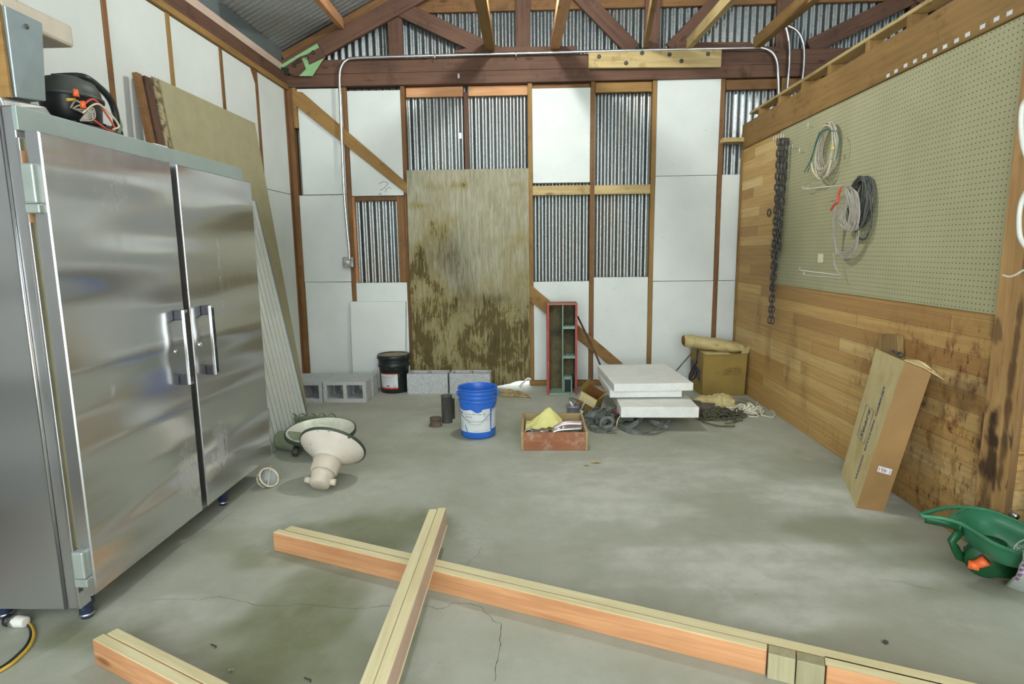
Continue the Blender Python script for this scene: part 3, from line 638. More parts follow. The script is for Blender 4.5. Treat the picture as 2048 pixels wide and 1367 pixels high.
# ------------------------------------------------------------------ roof truss at the back wall
def rc(x, off=0): return V((x, 5.945, RZ(x) + off))
def truss(Y, label, parts=True):
    t = empty('roof_truss', (1.13, Y, 3.03), 0, label, 'roof truss', None)
    P = lambda x, z, dy=0: V((x, Y + dy, z))
    board('bottom_chord', P(-2.4, 3.093), P(4.66, 3.093), .04, .127, 'lumber_red', t)
    board('rafter', P(-2.38, RZ(-2.38), -.012), P(1.13, RZ(1.13), -.012), .04, .15, 'lumber_red', t)
    board('rafter', P(4.64, RZ(-2.38), -.012), P(1.13, RZ(1.13), -.012), .04, .15, 'lumber_red', t)
    board('purlin_strip', P(-2.36, RZ(-2.36) + .135, .03), P(1.13, RZ(1.13) + .135, .03), .04, .07, 'lumber_brown', t)
    for x in (-1.27, -.07, 1.13, 2.33, 3.53):
        board('post', P(x, 3.15, .03), P(x, RZ(x), .03), .14, .035, 'lumber_red', t, up=(0, -1, 0))
    for a, b in (((-1.22, 3.60), (-.30, 3.17)), ((.0, 4.12), (.96, 3.18)), ((2.26, 4.12), (1.30, 3.18)), ((3.48, 3.60), (2.56, 3.17))):
        board('web', P(*a, .005), P(*b, .005), .14, .035, 'lumber_red', t, up=(0, -1, 0))
    return t
t0 = truss(5.955, 'reddish brown timber roof truss above the back wall with posts and slanted webs')
px_prism('filler_plank', [(908, 105), (908, 102), (940, 94), (1155, 92), (1155, 106)], 5.915, .02, 'lumber_red', t0, .002, (ay(908, 100, 5.92), ay(1155, 100, 5.92)))
px_prism('filler_plank', [(1352, 101), (1352, 84), (1500, 84), (1512, 92), (1560, 94), (1560, 103)], 5.915, .02, 'lumber_red', t0, .002, (ay(1352, 90, 5.92), ay(1555, 90, 5.92)))
# gusset plate in the left corner
g = empty('gusset_plate', ay(600, 120, 5.91), 0, 'bolted truss plate with pale green paint in the upper left back corner', 'gusset plate')
px_prism('plate', [(556, 134), (636, 86), (651, 114), (625, 152), (590, 152), (572, 143)], 5.905, .012, 'lumber_red', g, 0, (ay(556, 134, 5.9), ay(636, 86, 5.9)))
px_prism('green_paint', [(556, 133), (634, 87), (638, 95), (612, 109), (600, 113), (563, 137)], 5.902, .004, 'green_plate', g)
px_prism('green_paint', [(604, 117), (613, 113), (618, 130), (648, 116), (625, 152), (598, 152), (612, 138)], 5.902, .004, 'green_plate', g)
for x, y in ((589, 131), (600, 121), (614, 115), (627, 105), (594, 124)):
    p = ay(x, y, 5.895); MB().lathe([(0, -.012), (.014, -.012), (.017, 0), (.017, .012)], 6, Matrix.Translation(p) @ Matrix.Rotation(PI / 2, 4, 'X')).build('bolt', 'steel_dark', g)
px_prism('bracket', [(552, 133), (577, 136), (577, 150), (566, 147)], 5.900, .03, 'black', g)
# splice plank
p0, p1 = ay(1177, 119, 5.895), ay(1442, 117, 5.895)
sp_ = empty('splice_plank', p0, 0, 'pale yellowish plank with dark bolts fixed across the beam', 'plank')
board('plank', p0, p1, .035, .155, 'lumber_yellow', sp_)
for x, y in ((1198, 113), (1252, 126), (1284, 106), (1339, 109), (1363, 122), (1416, 108)):
    p = ay(x, y, 5.876); MB().lathe([(0, .012), (.012, .012), (.019, .004), (.019, -.004)], 10, Matrix.Translation(p) @ Matrix.Rotation(PI / 2, 4, 'X')).build('bolt', 'steel_dark', sp_)
# small fittings on the beam
for (x, y, lab) in ((917, 150, 'small pale insulator fixed to the left part of the beam'), ):
    p = ay(x, y, 5.90); tag(MB().tube([p + V((0, .03, .02)), p, p + V((0, 0, -.03))], .011, 8).build('insulator', 'white'), lab, 'insulator')
# braces running forward from the beam to the next truss
def brace(pa, ya, pb, yb, w, h, mat, label):
    a, b = ay(*pa, ya), ay(*pb, yb); d = (b - a).normalized()
    return board('roof_brace', a, b, w, h, mat, None, label=label, cat='brace', group='slanting roof braces', bevel=.002)
brace((682, 47), 5.9, (622, -25), 4.6, .045, .09, 'lumber_orange', 'short orange brace against the roof sheets at upper left')
brace((980, 92), 5.92, (958, -25), 4.2, .085, .085, 'lumber_tan', 'pale brace landing on the beam just left of the glare')
brace((1110, 90), 5.92, (1133, -25), 4.2, .085, .085, 'lumber_orange', 'orange brace landing on the beam just right of the glare')
brace((1291, 88), 5.92, (1312, -25), 4.3, .04, .085, 'lumber_tan', 'thin brace in front of the middle truss post')
brace((1378, 88), 5.92, (1475, -20), 4.3, .05, .085, 'lumber_yellow', 'yellow knotty brace slanting right of the middle truss post')
brace((1513, 86), 5.92, (1640, -22), 4.2, .06, .10, 'lumber_tan', 'stout brace slanting up to the right above the conduit bend')

# ------------------------------------------------------------------ conduits
def conduit(px, Y, r, label, n=10, extra=None):
    pts = [ay(x, y, Y) for x, y in px]
    return pts
c = empty('electrical_conduit', ay(697, 515, 5.88), 0, 'long grey metal conduit running up from the switch box, along the beam and down', 'conduit')
pts = [ay(x, y, 5.885) for x, y in ((699, 520), (698, 495), (694, 455), (688, 380), (684, 290), (680, 190), (679, 155), (682, 135), (692, 121), (712, 116), (800, 113), (950, 109), (1100, 105), (1250, 101), (1400, 98), (1500, 96), (1524, 96), (1543, 104), (1553, 120), (1556, 145), (1557, 180), (1557, 225))]
MB().tube(spline(pts, 5), .0135, 10).build('tube', 'conduit', c)
pb = ay(697, 524, 5.9)
MB().cbox(pb, (.1, .05, .1)).build('switch_box', 'steel_dull', c, bevel=.006)
MB().lathe([(0, .006), (.014, .006), (.018, 0)], 16, Matrix.Translation(pb + V((0, -.026, 0))) @ Matrix.Rotation(PI / 2, 4, 'X')).build('knob', 'white', c)
for x, y in ((1032, 111), (870, 116)):
    p = ay(x, y - 3, 5.88); MB().tube([p + V((0, -.012, .016)), p + V((0, -.018, 0)), p + V((0, -.012, -.02)), p + V((0, .0, -.03))], .005, 6).build('strap_clip', 'conduit', c)
for px, lab in (([(1571, 52), (1577, 75), (1579, 110), (1576, 160), (1571, 205), (1570, 230)], 'left one of two thin conduits curving down behind the partition'),
                ([(1572, 50), (1594, 62), (1606, 85), (1608, 120), (1604, 165), (1602, 195)], 'right one of two thin conduits curving down behind the partition')):
    o = MB().tube(spline([ay(x, y, 5.9) for x, y in px], 6), .0125, 10).build('electrical_conduit', 'conduit')
    tag(o, lab, 'conduit', 'conduits behind the partition')
p = [ax(x, y, XR + .0) for x, y in ((2052, 640), (2040, 720), (2026, 850), (2014, 950), (2011, 990), (2016, 1018), (2034, 1034))]
o = MB().tube(spline(p, 6), .0125, 10).build('electrical_conduit', 'conduit'); tag(o, 'grey conduit down the stained post at the right edge', 'conduit')

# ------------------------------------------------------------------ plywood sheet
a = [ay(812, 338, 5.93), ay(1057, 338, 5.93)]
pl = MB(); X0, X1, ZT = a[0].x, a[1].x - .0, (a[0].z + a[1].z) / 2
def ply(u, v):
    z = ZT * v; x = X0 + (X1 - X0) * u
    if v == 0: z = .012 + .05 * sstep(.70, .95, u + .08 * fbm(u * 9, 1)) + .012 * abs(fbm(u * 30, 2))
    if 0 < v < .05: z = max(z, .012 + .054 * sstep(.70, .95, u + .08 * fbm(u * 9, 1)))
    return V((x, 5.905 + .035 * v, z))
pl.grid(ply, 90, 150, False)
n0 = len(pl.v); pl.add([p + V((0, .014, 0)) for p in pl.v], [[i for i in f][::-1] for f in pl.f])
rim = [i for i in range(91)]; 
for (ring) in ([(i, i + 1) for i in range(90)], [(150 * 91 + i + 1, 150 * 91 + i) for i in range(90)], [((j + 1) * 91, j * 91) for j in range(150)], [(j * 91 + 90, (j + 1) * 91 + 90) for j in range(150)]):
    for p, q in ring: pl.f.append([p, n0 + p, n0 + q, q]); pl.sm.append(False); pl.mi.append(0)
plyo = tag(pl.build('plywood_sheet', 'plywood'), 'tall weathered plywood sheet with dark mould stains leaning over the doorway', 'plywood sheet')
def ps(p):
    u = (p.x - X0) / (X1 - X0); v = p.z / ZT
    b = .95 * sstep(.80, .45, v - .10 * math.sin(u * 9) + .22 * fbm(u * 5, v * 3, 1)) * (1 - .5 * sstep(.55, .8, u) * sstep(.25, .5, v))
    b = max(b, .7 * math.exp(-((v - .93) / .02) ** 2) * sstep(-.1, .3, fbm(u * 8, v * 5, 7)), .6 * math.exp(-((v - .845) / .02) ** 2) * sstep(.35, .1, u), .5 * math.exp(-((u - .9) / .06) ** 2 - ((v - .86) / .06) ** 2))
    return b
def pk(p):
    u = (p.x - X0) / (X1 - X0); v = p.z / ZT
    g = lambda a, b, ra, rb: math.exp(-((u - a) / ra) ** 2 - ((v - b) / rb) ** 2)
    return 1.0 * g(.70, .415, .13, .03) + .9 * g(.33, .62, .16, .10) + .7 * g(.45, .44, .12, .12) + .75 * g(.72, .2, .09, .045) + .6 * g(.1, .6, .08, .06) + .4 * g(.97, .33, .07, .12) + .6 * g(.75, .01, .2, .03)
set_attr(plyo, 'stain', ps); set_attr(plyo, 'soak', pk)

# leaning foam board in front of the wall
fr = [(ay(701, 740, 5.80)), ay(816, 740, 5.80)]
lo = [V((-1.825, 5.90, .0)), V((-1.290, 5.90, .0)), V((ay(811, 603, 5.925).x, 5.925, ay(811, 603, 5.925).z)), V((ay(700, 603, 5.925).x, 5.925, ay(700, 603, 5.925).z))]
tag(MB().prism(lo, (0, .042, 0.0)).build('insulation_panel', 'foam', None, True, .002, Matrix.Translation(lo[0])), 'short white foam board leaning loose between wall and black pail', 'insulation panel')

# ------------------------------------------------------------------ concrete blocks
def cblock(mat, label, holes='Y'):
    """block 0.397 x 0.194 x 0.194 (x, y, z) with two square cores running through along y (or z)"""
    t = empty('concrete_block', mat=mat, label=label, cat='concrete block', group='concrete blocks by the back wall')
    L, Wd, H = .397, .194, .194
    mb = MB(); sh = .035; core = (L - 3 * sh) / 2
    xs = [-L / 2, -L / 2 + sh, -L / 2 + sh + core, L / 2 - sh - core, L / 2 - sh, L / 2]; zs = [0, sh, H - sh, H]
    g = lambda x, y, z: mat @ (V((x, y, z)) if holes == 'Y' else V((x, -(z - H / 2), y + Wd / 2)))
    for y0_, tp in ((-Wd / 2, 0), (Wd / 2, 1)):
        idx = {}
        vs = [g(x, y0_, z) for z in zs for x in xs]; fs = []
        for j in range(3):
            for i in range(5):
                if j == 1 and i in (1, 3): continue
                f = (j * 6 + i, j * 6 + i + 1, (j + 1) * 6 + i + 1, (j + 1) * 6 + i); fs.append(f if not tp else f[::-1])
        mb.add(vs, fs)
    A = -Wd / 2; B = Wd / 2; tpr = .006
    def quad(p): mb.add([g(*q) for q in p], [(0, 1, 2, 3)])
    for i in (1, 3):
        xa, xb, za, zb = xs[i], xs[i + 1], zs[1], zs[2]
        quad([(xa, A, za), (xb, A, za), (xb, B, za), (xa, B, za)]); quad([(xa, A, zb), (xa, B, zb), (xb, B, zb), (xb, A, zb)])
        quad([(xa, A, za), (xa, B, za), (xa, B, zb), (xa, A, zb)]); quad([(xb, A, za), (xb, A, zb), (xb, B, zb), (xb, B, za)])
    quad([(xs[0], A, 0), (xs[0], B, 0), (xs[5], B, 0), (xs[5], A, 0)]); quad([(xs[0], A, H), (xs[5], A, H), (xs[5], B, H), (xs[0], B, H)])
    quad([(xs[0], A, 0), (xs[0], A, H), (xs[0], B, H), (xs[0], B, 0)]); quad([(xs[5], A, 0), (xs[5], B, 0), (xs[5], B, H), (xs[5], A, H)])
    me = mb
    o = me.build('block_body', 'block', t, True)
    bm = bmesh.new(); bm.from_mesh(o.data); bmesh.ops.remove_doubles(bm, verts=bm.verts, dist=.0005); bmesh.ops.recalc_face_normals(bm, faces=bm.faces); bm.to_mesh(o.data); bm.free()
    b = o.modifiers.new('bevel', 'BEVEL'); b.width = .005; b.segments = 2; b.angle_limit = .7
    return t
T = lambda x, y, rz=0.0: Matrix.Translation((x, y, 0)) @ Matrix.Rotation(rz, 4, 'Z')
p = fl(646, 805); q = fl(734, 805)
cblock(T((p.x + q.x) / 2, 5.30 + .10), 'concrete block lying flat with both holes facing forward, nearest the black pail')
cblock(T((p.x + q.x) / 2 + .005, 5.30 + .30, .02), 'concrete block lying directly behind the front one, next to the black pail')
cblock(T((p.x + q.x) / 2 - .405, 5.30 + .10), 'concrete block with hole forward, half hidden by the leaning sheets')
cblock(T((p.x + q.x) / 2 - .40, 5.30 + .30), 'rear left concrete block in the corner, only its top in view')
p = fl(822, 778); q = fl(902, 778); 
cblock(T((p.x + q.x) / 2, 5.73), 'concrete block standing with cores upward just right of black pail', 'Z')
cblock(T((p.x + q.x) / 2 + .412, 5.73, -.012), 'concrete block standing with cores upward behind the blue pail', 'Z')

# ------------------------------------------------------------------ pails
def cyl_fn(c, rfun, ang0):      # wrap lettering on a pail: x along circumference
    return lambda x, y, z0, off=.0012: (lambda r: V((c.x + (r + off) * math.sin(ang0 + x / r), c.y - (r + off) * math.cos(ang0 + x / r), z0 + y)))(rfun(z0 + y))
def label_patch(name, c, rfun, ang0, w, z0, z1, mat, parent, off=.0008, top=None):
    mb = MB()
    def fn(u, v):
        x = (u - .5) * w; zt = z1 if top is None else z1 + top(u); z = z0 + (zt - z0) * v; r = rfun(z) + off; a = ang0 + x / rfun(z)
        return V((c.x + r * math.sin(a), c.y - r * math.cos(a), z))
    return mb.grid(fn, 30, 8).build(name, mat, parent, True)
# blue pail
c = fl(957, 868); c.z = 0
R0, R1, HH = .128, .142, .368
rf = lambda z: R0 + (R1 - R0) * z / HH
t = empty('pail', c, 0, 'open blue plastic pail with white label and wire handle on the floor', 'pail')
prof = [(0, .002), (R0 - .012, .0), (R0 - .003, .004), (R0, .012)] + [(rf(z), z) for z in (.05, .15, .262)]
for z in (.272, .302, .332): prof += [(rf(z), z - .004), (rf(z) + .006, z - .002), (rf(z) + .006, z + .001), (rf(z) + .001, z + .003)]
prof += [(rf(.36), .358), (R1 + .006, .36), (R1 + .006, .368), (R1 - .002, .369), (R1 - .006, .36)] + [(rf(z) - .006, z) for z in (.3, .2, .1, .02)] + [(R0 - .012, .012), (0, .012)]
MB().lathe(prof, 56, Matrix.Translation(c)).build('bucket_body', 'blue', t)
aL = -.19
label_patch('label', c, rf, aL, .265, .052, .225, 'label', t, top=lambda u: -.012 * abs(math.sin(u * 7)) * (u < .75) - .014 * math.exp(-((u - .62) / .12) ** 2))
label_patch('label', c, rf, 1.35, .12, .07, .22, 'label', t)
cf = cyl_fn(c, rf, aL)
lettering('lettering', 'Chevron RPM  Gear Oil', .018, lambda x, y: cf(x + .012, y, .190), 'ink', t, .155)
lettering('lettering', 'SAE 90', .018, lambda x, y: cf(x - .035, y, .168), 'ink', t, .05)
lettering('lettering', 'C A\nV S\nI 5', .012, lambda x, y: cf(x - .108, y, .09), 'ink', t, .02)
mb = MB()
for (xa, za, xb, zb, w) in ((-.125, .142, .125, .140, .0012), (-.092, .13, -.092, .065, .001), (.0, .062, .12, .068, .0012), (-.06, .12, .04, .119, .0008)):
    mb.tube([cf(xa + (xb - xa) * i / 12, 0, za + (zb - za) * i / 12) for i in range(13)], w, 4)
mb.build('ruled_line', M['wire_grey'], t)
mb = MB(); mb.tube([cf(-.066 + .018 * i / 5, 0, .105 - .05 * i / 5, .0014) for i in range(6)], .0028, 5); mb.build('torn_scratch', 'blue', t)
mb = MB(); ch = [(-.012, .0), (.012, .0), (.012, -.010), (0, -.02), (-.012, -.010)]
mb.add([cf(x - .108, y, .20) for x, y in ch], [(4, 3, 2, 1, 0)]); mb.build('chevron_mark', 'ink_blue', t)
mb = MB(); mb.add([cf(x * .7 - .108, y * .3 - .001, .201, .0018) for x, y in ch], [(4, 3, 2, 1, 0)]); mb.build('chevron_mark', 'label', t)
for s in (-1, 1):
    e = V((c.x + s * (R1 + .006), c.y - .005, .318)); MB().cbox(e, (.018, .03, .034)).build('handle_lug', 'blue', t, bevel=.006)
hp = [V((c.x - .150, c.y - .01, .31)), V((c.x - .152, c.y - .03, .26)), V((c.x - .13, c.y - .085, .20)), V((c.x - .09, c.y - .125, .165)), V((c.x - .048, c.y - .151, .135)), V((c.x - .04, c.y - .153, .128)), V((c.x + .0, c.y - .157, .127)), V((c.x + .035, c.y - .152, .130)), V((c.x + .07, c.y - .135, .165)), V((c.x + .11, c.y - .10, .205)), V((c.x + .145, c.y - .05, .26)), V((c.x + .150, c.y - .01, .31))]
MB().tube(spline(hp, 5), .0026, 6).build('wire_handle', M['steel_dull'], t)
MB().tube([V((c.x - .043, c.y - .155, .129)), V((c.x + .0, c.y - .160, .128)), V((c.x + .037, c.y - .154, .131))], .0075, 10).build('hand_grip', 'white', t)
# black pail with lid
c = fl(789, 782); c.z = 0; c.y += .03
R0b, R1b = .135, .148
rfb = lambda z: R0b + (R1b - R0b) * z / .37
t = empty('pail', c, 0, 'closed black oil pail with red and white label beside the concrete blocks', 'pail')
prof = [(0, .0), (R0b - .004, 0), (R0b, .006), (rfb(.25), .25), (rfb(.25) + .010, .253), (rfb(.27) + .010, .285), (rfb(.29) + .003, .29), (rfb(.3) + .002, .303), (rfb(.3) + .008, .306), (rfb(.3) + .008, .316), (rfb(.3), .32), (rfb(.3), .34)]
MB().lathe(prof, 56, Matrix.Translation(c)).build('bucket_body', 'dust_black', t)
lp = [(rfb(.35) + .0, .328), (rfb(.35) + .012, .33), (rfb(.35) + .013, .362), (rfb(.35) + .006, .372), (R1b - .014, .372), (R1b - .018, .362), (0, .362)]
mb = MB().lathe(lp, 56, Matrix.Translation(c))
for i in range(16):
    a = 2 * PI * i / 16; mb.cbox(V((c.x + .161 * math.cos(a), c.y + .161 * math.sin(a), .345)), (.004, .012, .026), Euler((0, 0, a)))
mb.build('lid', 'dust_black', t)
MB().lathe([(0, .3635), (R1b - .02, .3635)], 40, Matrix.Translation(c)).build('lid_dust', plain('lid_dust', srgb(150, 138, 108), .9, 0, .2, 20), t)
aL = -.22; w = .185
label_patch('label', c, rfb, aL, w, .045, .20, 'label', t)
label_patch('label_stripe', c, rfb, aL, w, .045, .06, 'red_ink', t, .0016)
label_patch('label_stripe', c, rfb, aL, w, .19, .20, 'red_ink', t, .0016)
cf = cyl_fn(c, rfb, aL)
lettering('lettering', 'FACTORY  A OIL 46', .017, lambda x, y: cf(x - .008, y, .162, .0022), 'ink', t, .13)
lettering('lettering', 'TURBINE', .008, lambda x, y: cf(x + .055, y, .178, .0022), 'ink', t, .045)
mb = MB()
for z in (.142, .128, .116, .104): mb.tube([cf(-.075 + .14 * i / 10, 0, z, .0018) for i in range(11)], .0008, 4)
mb.build('ruled_line', M['wire_grey'], t)
mb = MB()
for i in range(12): x = -.02 + i * .0028; mb.tube([cf(x, 0, .068, .0018), cf(x, 0, .084, .0018)], .0006 + .0006 * (i % 3 == 0), 4)
mb.build('barcode', 'ink', t)
mb = MB(); mb.tube([cf(.06 + dx, 0, .076 + dz, .002) for dx, dz in ((-.013, 0), (0, .013), (.013, 0), (0, -.013))], .0012, 4, closed=True); mb.build('hazard_diamond', 'ink', t)

# ------------------------------------------------------------------ pipes
def pipe(px, y_top_px, r, name, label, mat='steel_dark', h=None):
    b = fl(*px); b.y += r; b.z = 0
    if h is None: h = ay(px[0], y_top_px, b.y).z
    prof = [(r, 0), (r, h - .01), (r * 1.08, h - .008), (r * 1.08, h), (r * .82, h), (r * .80, .005)]
    return tag(MB().lathe(prof, 28, Matrix.Translation(b)).build(name, mat), label, 'pipe')
pipe((893, 847), 790, .043, 'pipe_section', 'tall dark steel pipe section standing on the floor left of blue pail')
pipe((902, 838), 797, .03, 'pipe_section', 'thinner steel pipe standing just behind the tall dark pipe')
b = fl(870, 854); b.y += .04; b.z = 0
MB_ = MB().lathe([(.052, 0), (.05, .012), (.043, .014), (.043, .055), (.047, .057), (.047, .068), (.034, .068), (.034, .004)], 28, Matrix.Translation(b))
tag(MB_.build('pipe_collar', speckle('rusty_steel', srgb(92, 80, 68), srgb(54, 44, 36), .6, 20, .8)), 'short rusty pipe collar lying beside the tall dark pipe', 'pipe')

# ------------------------------------------------------------------ shallow tray of fittings
a, b = fl(1043, 901), fl(1176, 901); A = V((a.x, 3.97, 0)); Wd = b.x - a.x - .004; D = .50; H = .125
t = empty('wooden_tray', A + V((Wd / 2, 0, 0)), 0, 'shallow wooden tray with worn red brown front, full of metal fittings', 'tray')
th = .02
def wbox(name, lo, hi, mat, parent, axis='X'):
    lo, hi = V(lo), V(hi); c_ = (lo + hi) / 2; fr_ = Matrix.Translation(c_)
    if axis == 'Y': fr_ = fr_ @ Matrix.Rotation(PI / 2, 4, 'Z')
    if axis == 'Z': fr_ = fr_ @ Matrix.Rotation(-PI / 2, 4, 'Y')
    return MB().box(lo, hi).build(name, mat, parent, True, .0025, fr_)
wbox('front_board', A + V((.015, -.0, 0)), A + V((Wd - .012, th, H)), 'crate_wood', t)
wbox('back_board', A + V((.015, D - th, 0)), A + V((Wd - .012, D, H)), 'crate_edge', t)
wbox('side_board', A + V((-.003, -.002, 0)), A + V((.015, D, H + .003)), 'crate_edge', t, 'Y')
wbox('side_board', A + V((Wd - .012, -.002, 0)), A + V((Wd + .006, D, H + .003)), 'crate_edge', t, 'Y')
wbox('bottom_board', A + V((.015, th, .004)), A + V((Wd - .012, D - th, .014)), 'crate_edge', t)
# contents (each a thing)
def cloth(name, c, fn, mat, label, cat, n=26):
    mb = MB(); mb.grid(fn, n, n); top = len(mb.v)
    o = mb.build(name, mat); s = o.modifiers.new('solid', 'SOLIDIFY'); s.thickness = .003
    o.modifiers.new('sub', 'SUBSURF').render_levels = 1
    return tag(o, label, cat)
cc = A + V((.16, .30, .09))
def yc(u, v):
    a_ = (u - .5) * .27; b_ = (v - .5) * .22
    h = .13 * math.exp(-((a_ - .03) / .10) ** 2 - ((b_ + .01) / .07) ** 2) + .018 * fbm(u * 5, v * 5, 2) + .02 * abs(math.sin(u * 9 + v * 4)) * .6
    return cc + V((a_, b_, h - .01))
cloth('shop_rag', cc, yc, 'yellow_cloth', 'crumpled pale yellow cloth lying in the wooden tray', 'cloth')
def fitting(name, pts, r, mat, label, extra=None):
    mb = MB(); mb.tube(pts, r, 14)
    if extra: extra(mb)
    return tag(mb.build(name, mat), label, 'fitting', 'metal fittings in the wooden tray')
B = lambda x, y, z: A + V((x, y, z))
fitting('pipe_fitting', [B(.09, .12, .075), B(.19, .11, .08)], .032, 'steel_dull', 'stubby grey pipe piece in the tray, left of the chrome tap')
def tap(mb):
    mb.tube([B(.30, .12, .095), B(.30, .12, .125), B(.285, .1, .128)], .014, 12); mb.lathe([(0, 0), (.025, 0), (.028, .02), (.02, .035), (0, .036)], 20, Matrix.Translation(B(.235, .10, .06)))
    mb.tube([B(.24, .1, .07), B(.23, .09, .03)], .014, 10)
M['chrome'] = plain('chrome', (.75, .76, .78), .14, 1.0, .03)
fitting('tap', spline([B(.22, .10, .095), B(.26, .105, .11), B(.33, .115, .112), B(.425, .13, .112)], 5), .021, 'chrome', 'shiny chrome tap lying in the right half of the tray', tap)
fitting('copper_sheet', spline([B(.23, .2, .09), B(.29, .21, .118), B(.35, .215, .125), B(.43, .22, .12)], 5), .022, plain('pink_metal', srgb(206, 186, 184), .3, .5), 'pale pinkish tube behind the chrome tap in the tray')
mb = MB()
for i in range(4):
    c0 = B(.05 + .012 * i, .10 + .03 * i, .085 - .008 * i); mb.tube([c0 + V((.032 * math.cos(q), .02 * math.sin(q), .028 * math.sin(q + i))) for q in [2 * PI * j / 16 for j in range(16)]], .0055, 6, closed=True)
tag(mb.build('shackle', 'steel_dull'), 'tangle of grey rings and shackles in left end of tray', 'fitting')
tag(MB().tube([B(.06, .05, .06), B(.20, .06, .062)], .024, 12).tube([B(.14, .05, .055), B(.22, .055, .055)], .018, 12).build('pipe_fitting', 'steel_dull'), 'grey tube right behind the tray front board', 'fitting')
tag(MB().lathe([(0, 0), (.035, 0), (.04, .05), (.03, .06), (0, .06)], 20, Matrix.Translation(B(.385, .09, .03))).build('valve_body', 'motor_green'), 'dull grey green valve body in the right corner of tray', 'fitting')
tag(MB().box(B(.2, .035, .03), B(.36, .07, .085)).build('metal_bracket', 'motor_green', bevel=.006), 'flat greenish bar under the chrome tap', 'fitting')

# ------------------------------------------------------------------ red upright crate
a, b = fl(1095, 789), fl(1154, 789); X0_, X1_ = a.x, b.x; Yf = 5.56; Hc = ay(1120, 610, Yf).z; D = .22
t = empty('tool_crate', V(((X0_ + X1_) / 2, Yf, 0)), 0, 'narrow red wooden crate standing on end, pale green inside with dividers', 'crate')
th = .018
wbox('side_board', (X0_, Yf, 0), (X0_ + th, Yf + D, Hc), 'red_paint', t, 'Z')
wbox('side_board', (X1_ - th, Yf, 0), (X1_, Yf + D, Hc), 'red_paint', t, 'Z')
MB().box((X0_ - .004, Yf + .003, .002), (X0_ - .0005, Yf + D - .002, Hc - .002)).build('dusty_side', 'pink_paint', t)
wbox('end_board', (X0_ - .002, Yf - .001, Hc), (X1_ + .002, Yf + D, Hc + .016), 'pink_paint', t)
wbox('end_board', (X0_ + th, Yf, 0.0), (X1_ - th, Yf + D, .016), 'teal_paint', t)
wbox('back_board', (X0_ + th, Yf + D - .012, .0), (X1_ - th, Yf + D, Hc), 'grime', t, 'Z')
MB().box((X1_ - th - .003, Yf + .004, .02), (X1_ - th, Yf + D - .012, Hc - .005)).build('side_lining', 'teal_dark', t)
xm = X0_ + th + (X1_ - X0_ - 2 * th) * .50
wbox('divider', (xm, Yf + .012, .016), (xm + .010, Yf + D - .012, Hc), 'teal_paint', t, 'Z')
for pyy in (655, 714):
    z = ay(1140, pyy, Yf + .02).z
    mb = MB(); n = 5; wseg = (X1_ - th - .003 - xm - .01) / n
    for i in range(n):
        xa = xm + .010 + i * wseg
        mb.box((xa + .001, Yf + .015, z - .012), (xa + wseg - .001, Yf + D - .013, z + .012))
    mb.build('slotted_shelf', 'teal_paint', t, bevel=.002)
z = ay(1135, 755, Yf + .02).z
mb = MB(); xa, xb = xm + .012, xm + .095
mb.box((xa, Yf + .03, z - .02), (xb, Yf + .2, z + .005)); mb.box((xa, Yf + .03, .016), (xa + .012, Yf + .2, z)); mb.box((xb - .012, Yf + .03, .016), (xb, Yf + .2, z)); 
mb.build('bottom_cubby', 'teal_paint', t, bevel=.003)
MB().box((xa + .012, Yf + .06, .016), (xb - .012, Yf + .062, z - .02)).build('cubby_back', 'black', t)

# leaning rods
a = ay(1155, 632, 5.84); b = fl(1214, 768); 
tag(MB().tube([ay(1155, 632, 5.80), ay(1188, 700, 5.70), ay(1216, 765, 5.58), fl(1224, 790, .006)], .0095, 8).build('steel_rod', plain('rod_brown', srgb(86, 66, 60), .5, .4, .2)), 'thin dark rod leaning between red crate and foam slabs', 'rod')
tag(MB().tube([ay(1382, 707, 5.78), ay(1345, 749, 5.62), V((1.28, 5.50, .006))], .008, 8).build('steel_rod', 'steel_dull'), 'short grey rod leaning between foam slabs and the cardboard box', 'rod')

# ------------------------------------------------------------------ foam slabs
def slab(x0_, x1_, y0_, y1_, z0, t_, label, rot=0.0, tilt=(0, 0), skew=0.0):
    c_ = V(((x0_ + x1_) / 2, (y0_ + y1_) / 2, z0 + t_ / 2)); hx, hy = (x1_ - x0_) / 2, (y1_ - y0_) / 2
    R_ = Euler((tilt[0], tilt[1], rot)).to_matrix(); pts = []
    for zz in (-1, 1):
        for (sx, sy) in ((-1, -1), (1, -1), (1, 1), (-1, 1)): pts.append(c_ + R_ @ V((sx * hx + (skew if sy > 0 else 0), sy * hy, zz * t_ / 2)))
    fr_ = Matrix.Translation(c_)
    return tag(MB().hexa(pts).build('foam_slab', 'foam_dirty', None, True, .006, fr_), label, 'foam slab', 'loose foam slabs on the floor')
slab(.665, 1.245, 4.40, 4.98, .105, .082, 'lowest white foam slab propped on the grey straps', rot=-.02)
slab(.60, 1.17, 4.66, 5.38, .197, .058, 'middle white foam slab in the pile of three', rot=.02)
slab(.61, 1.235, 4.62, 5.42, .257, .062, 'topmost white foam slab, slightly askew on the pile', rot=.055)

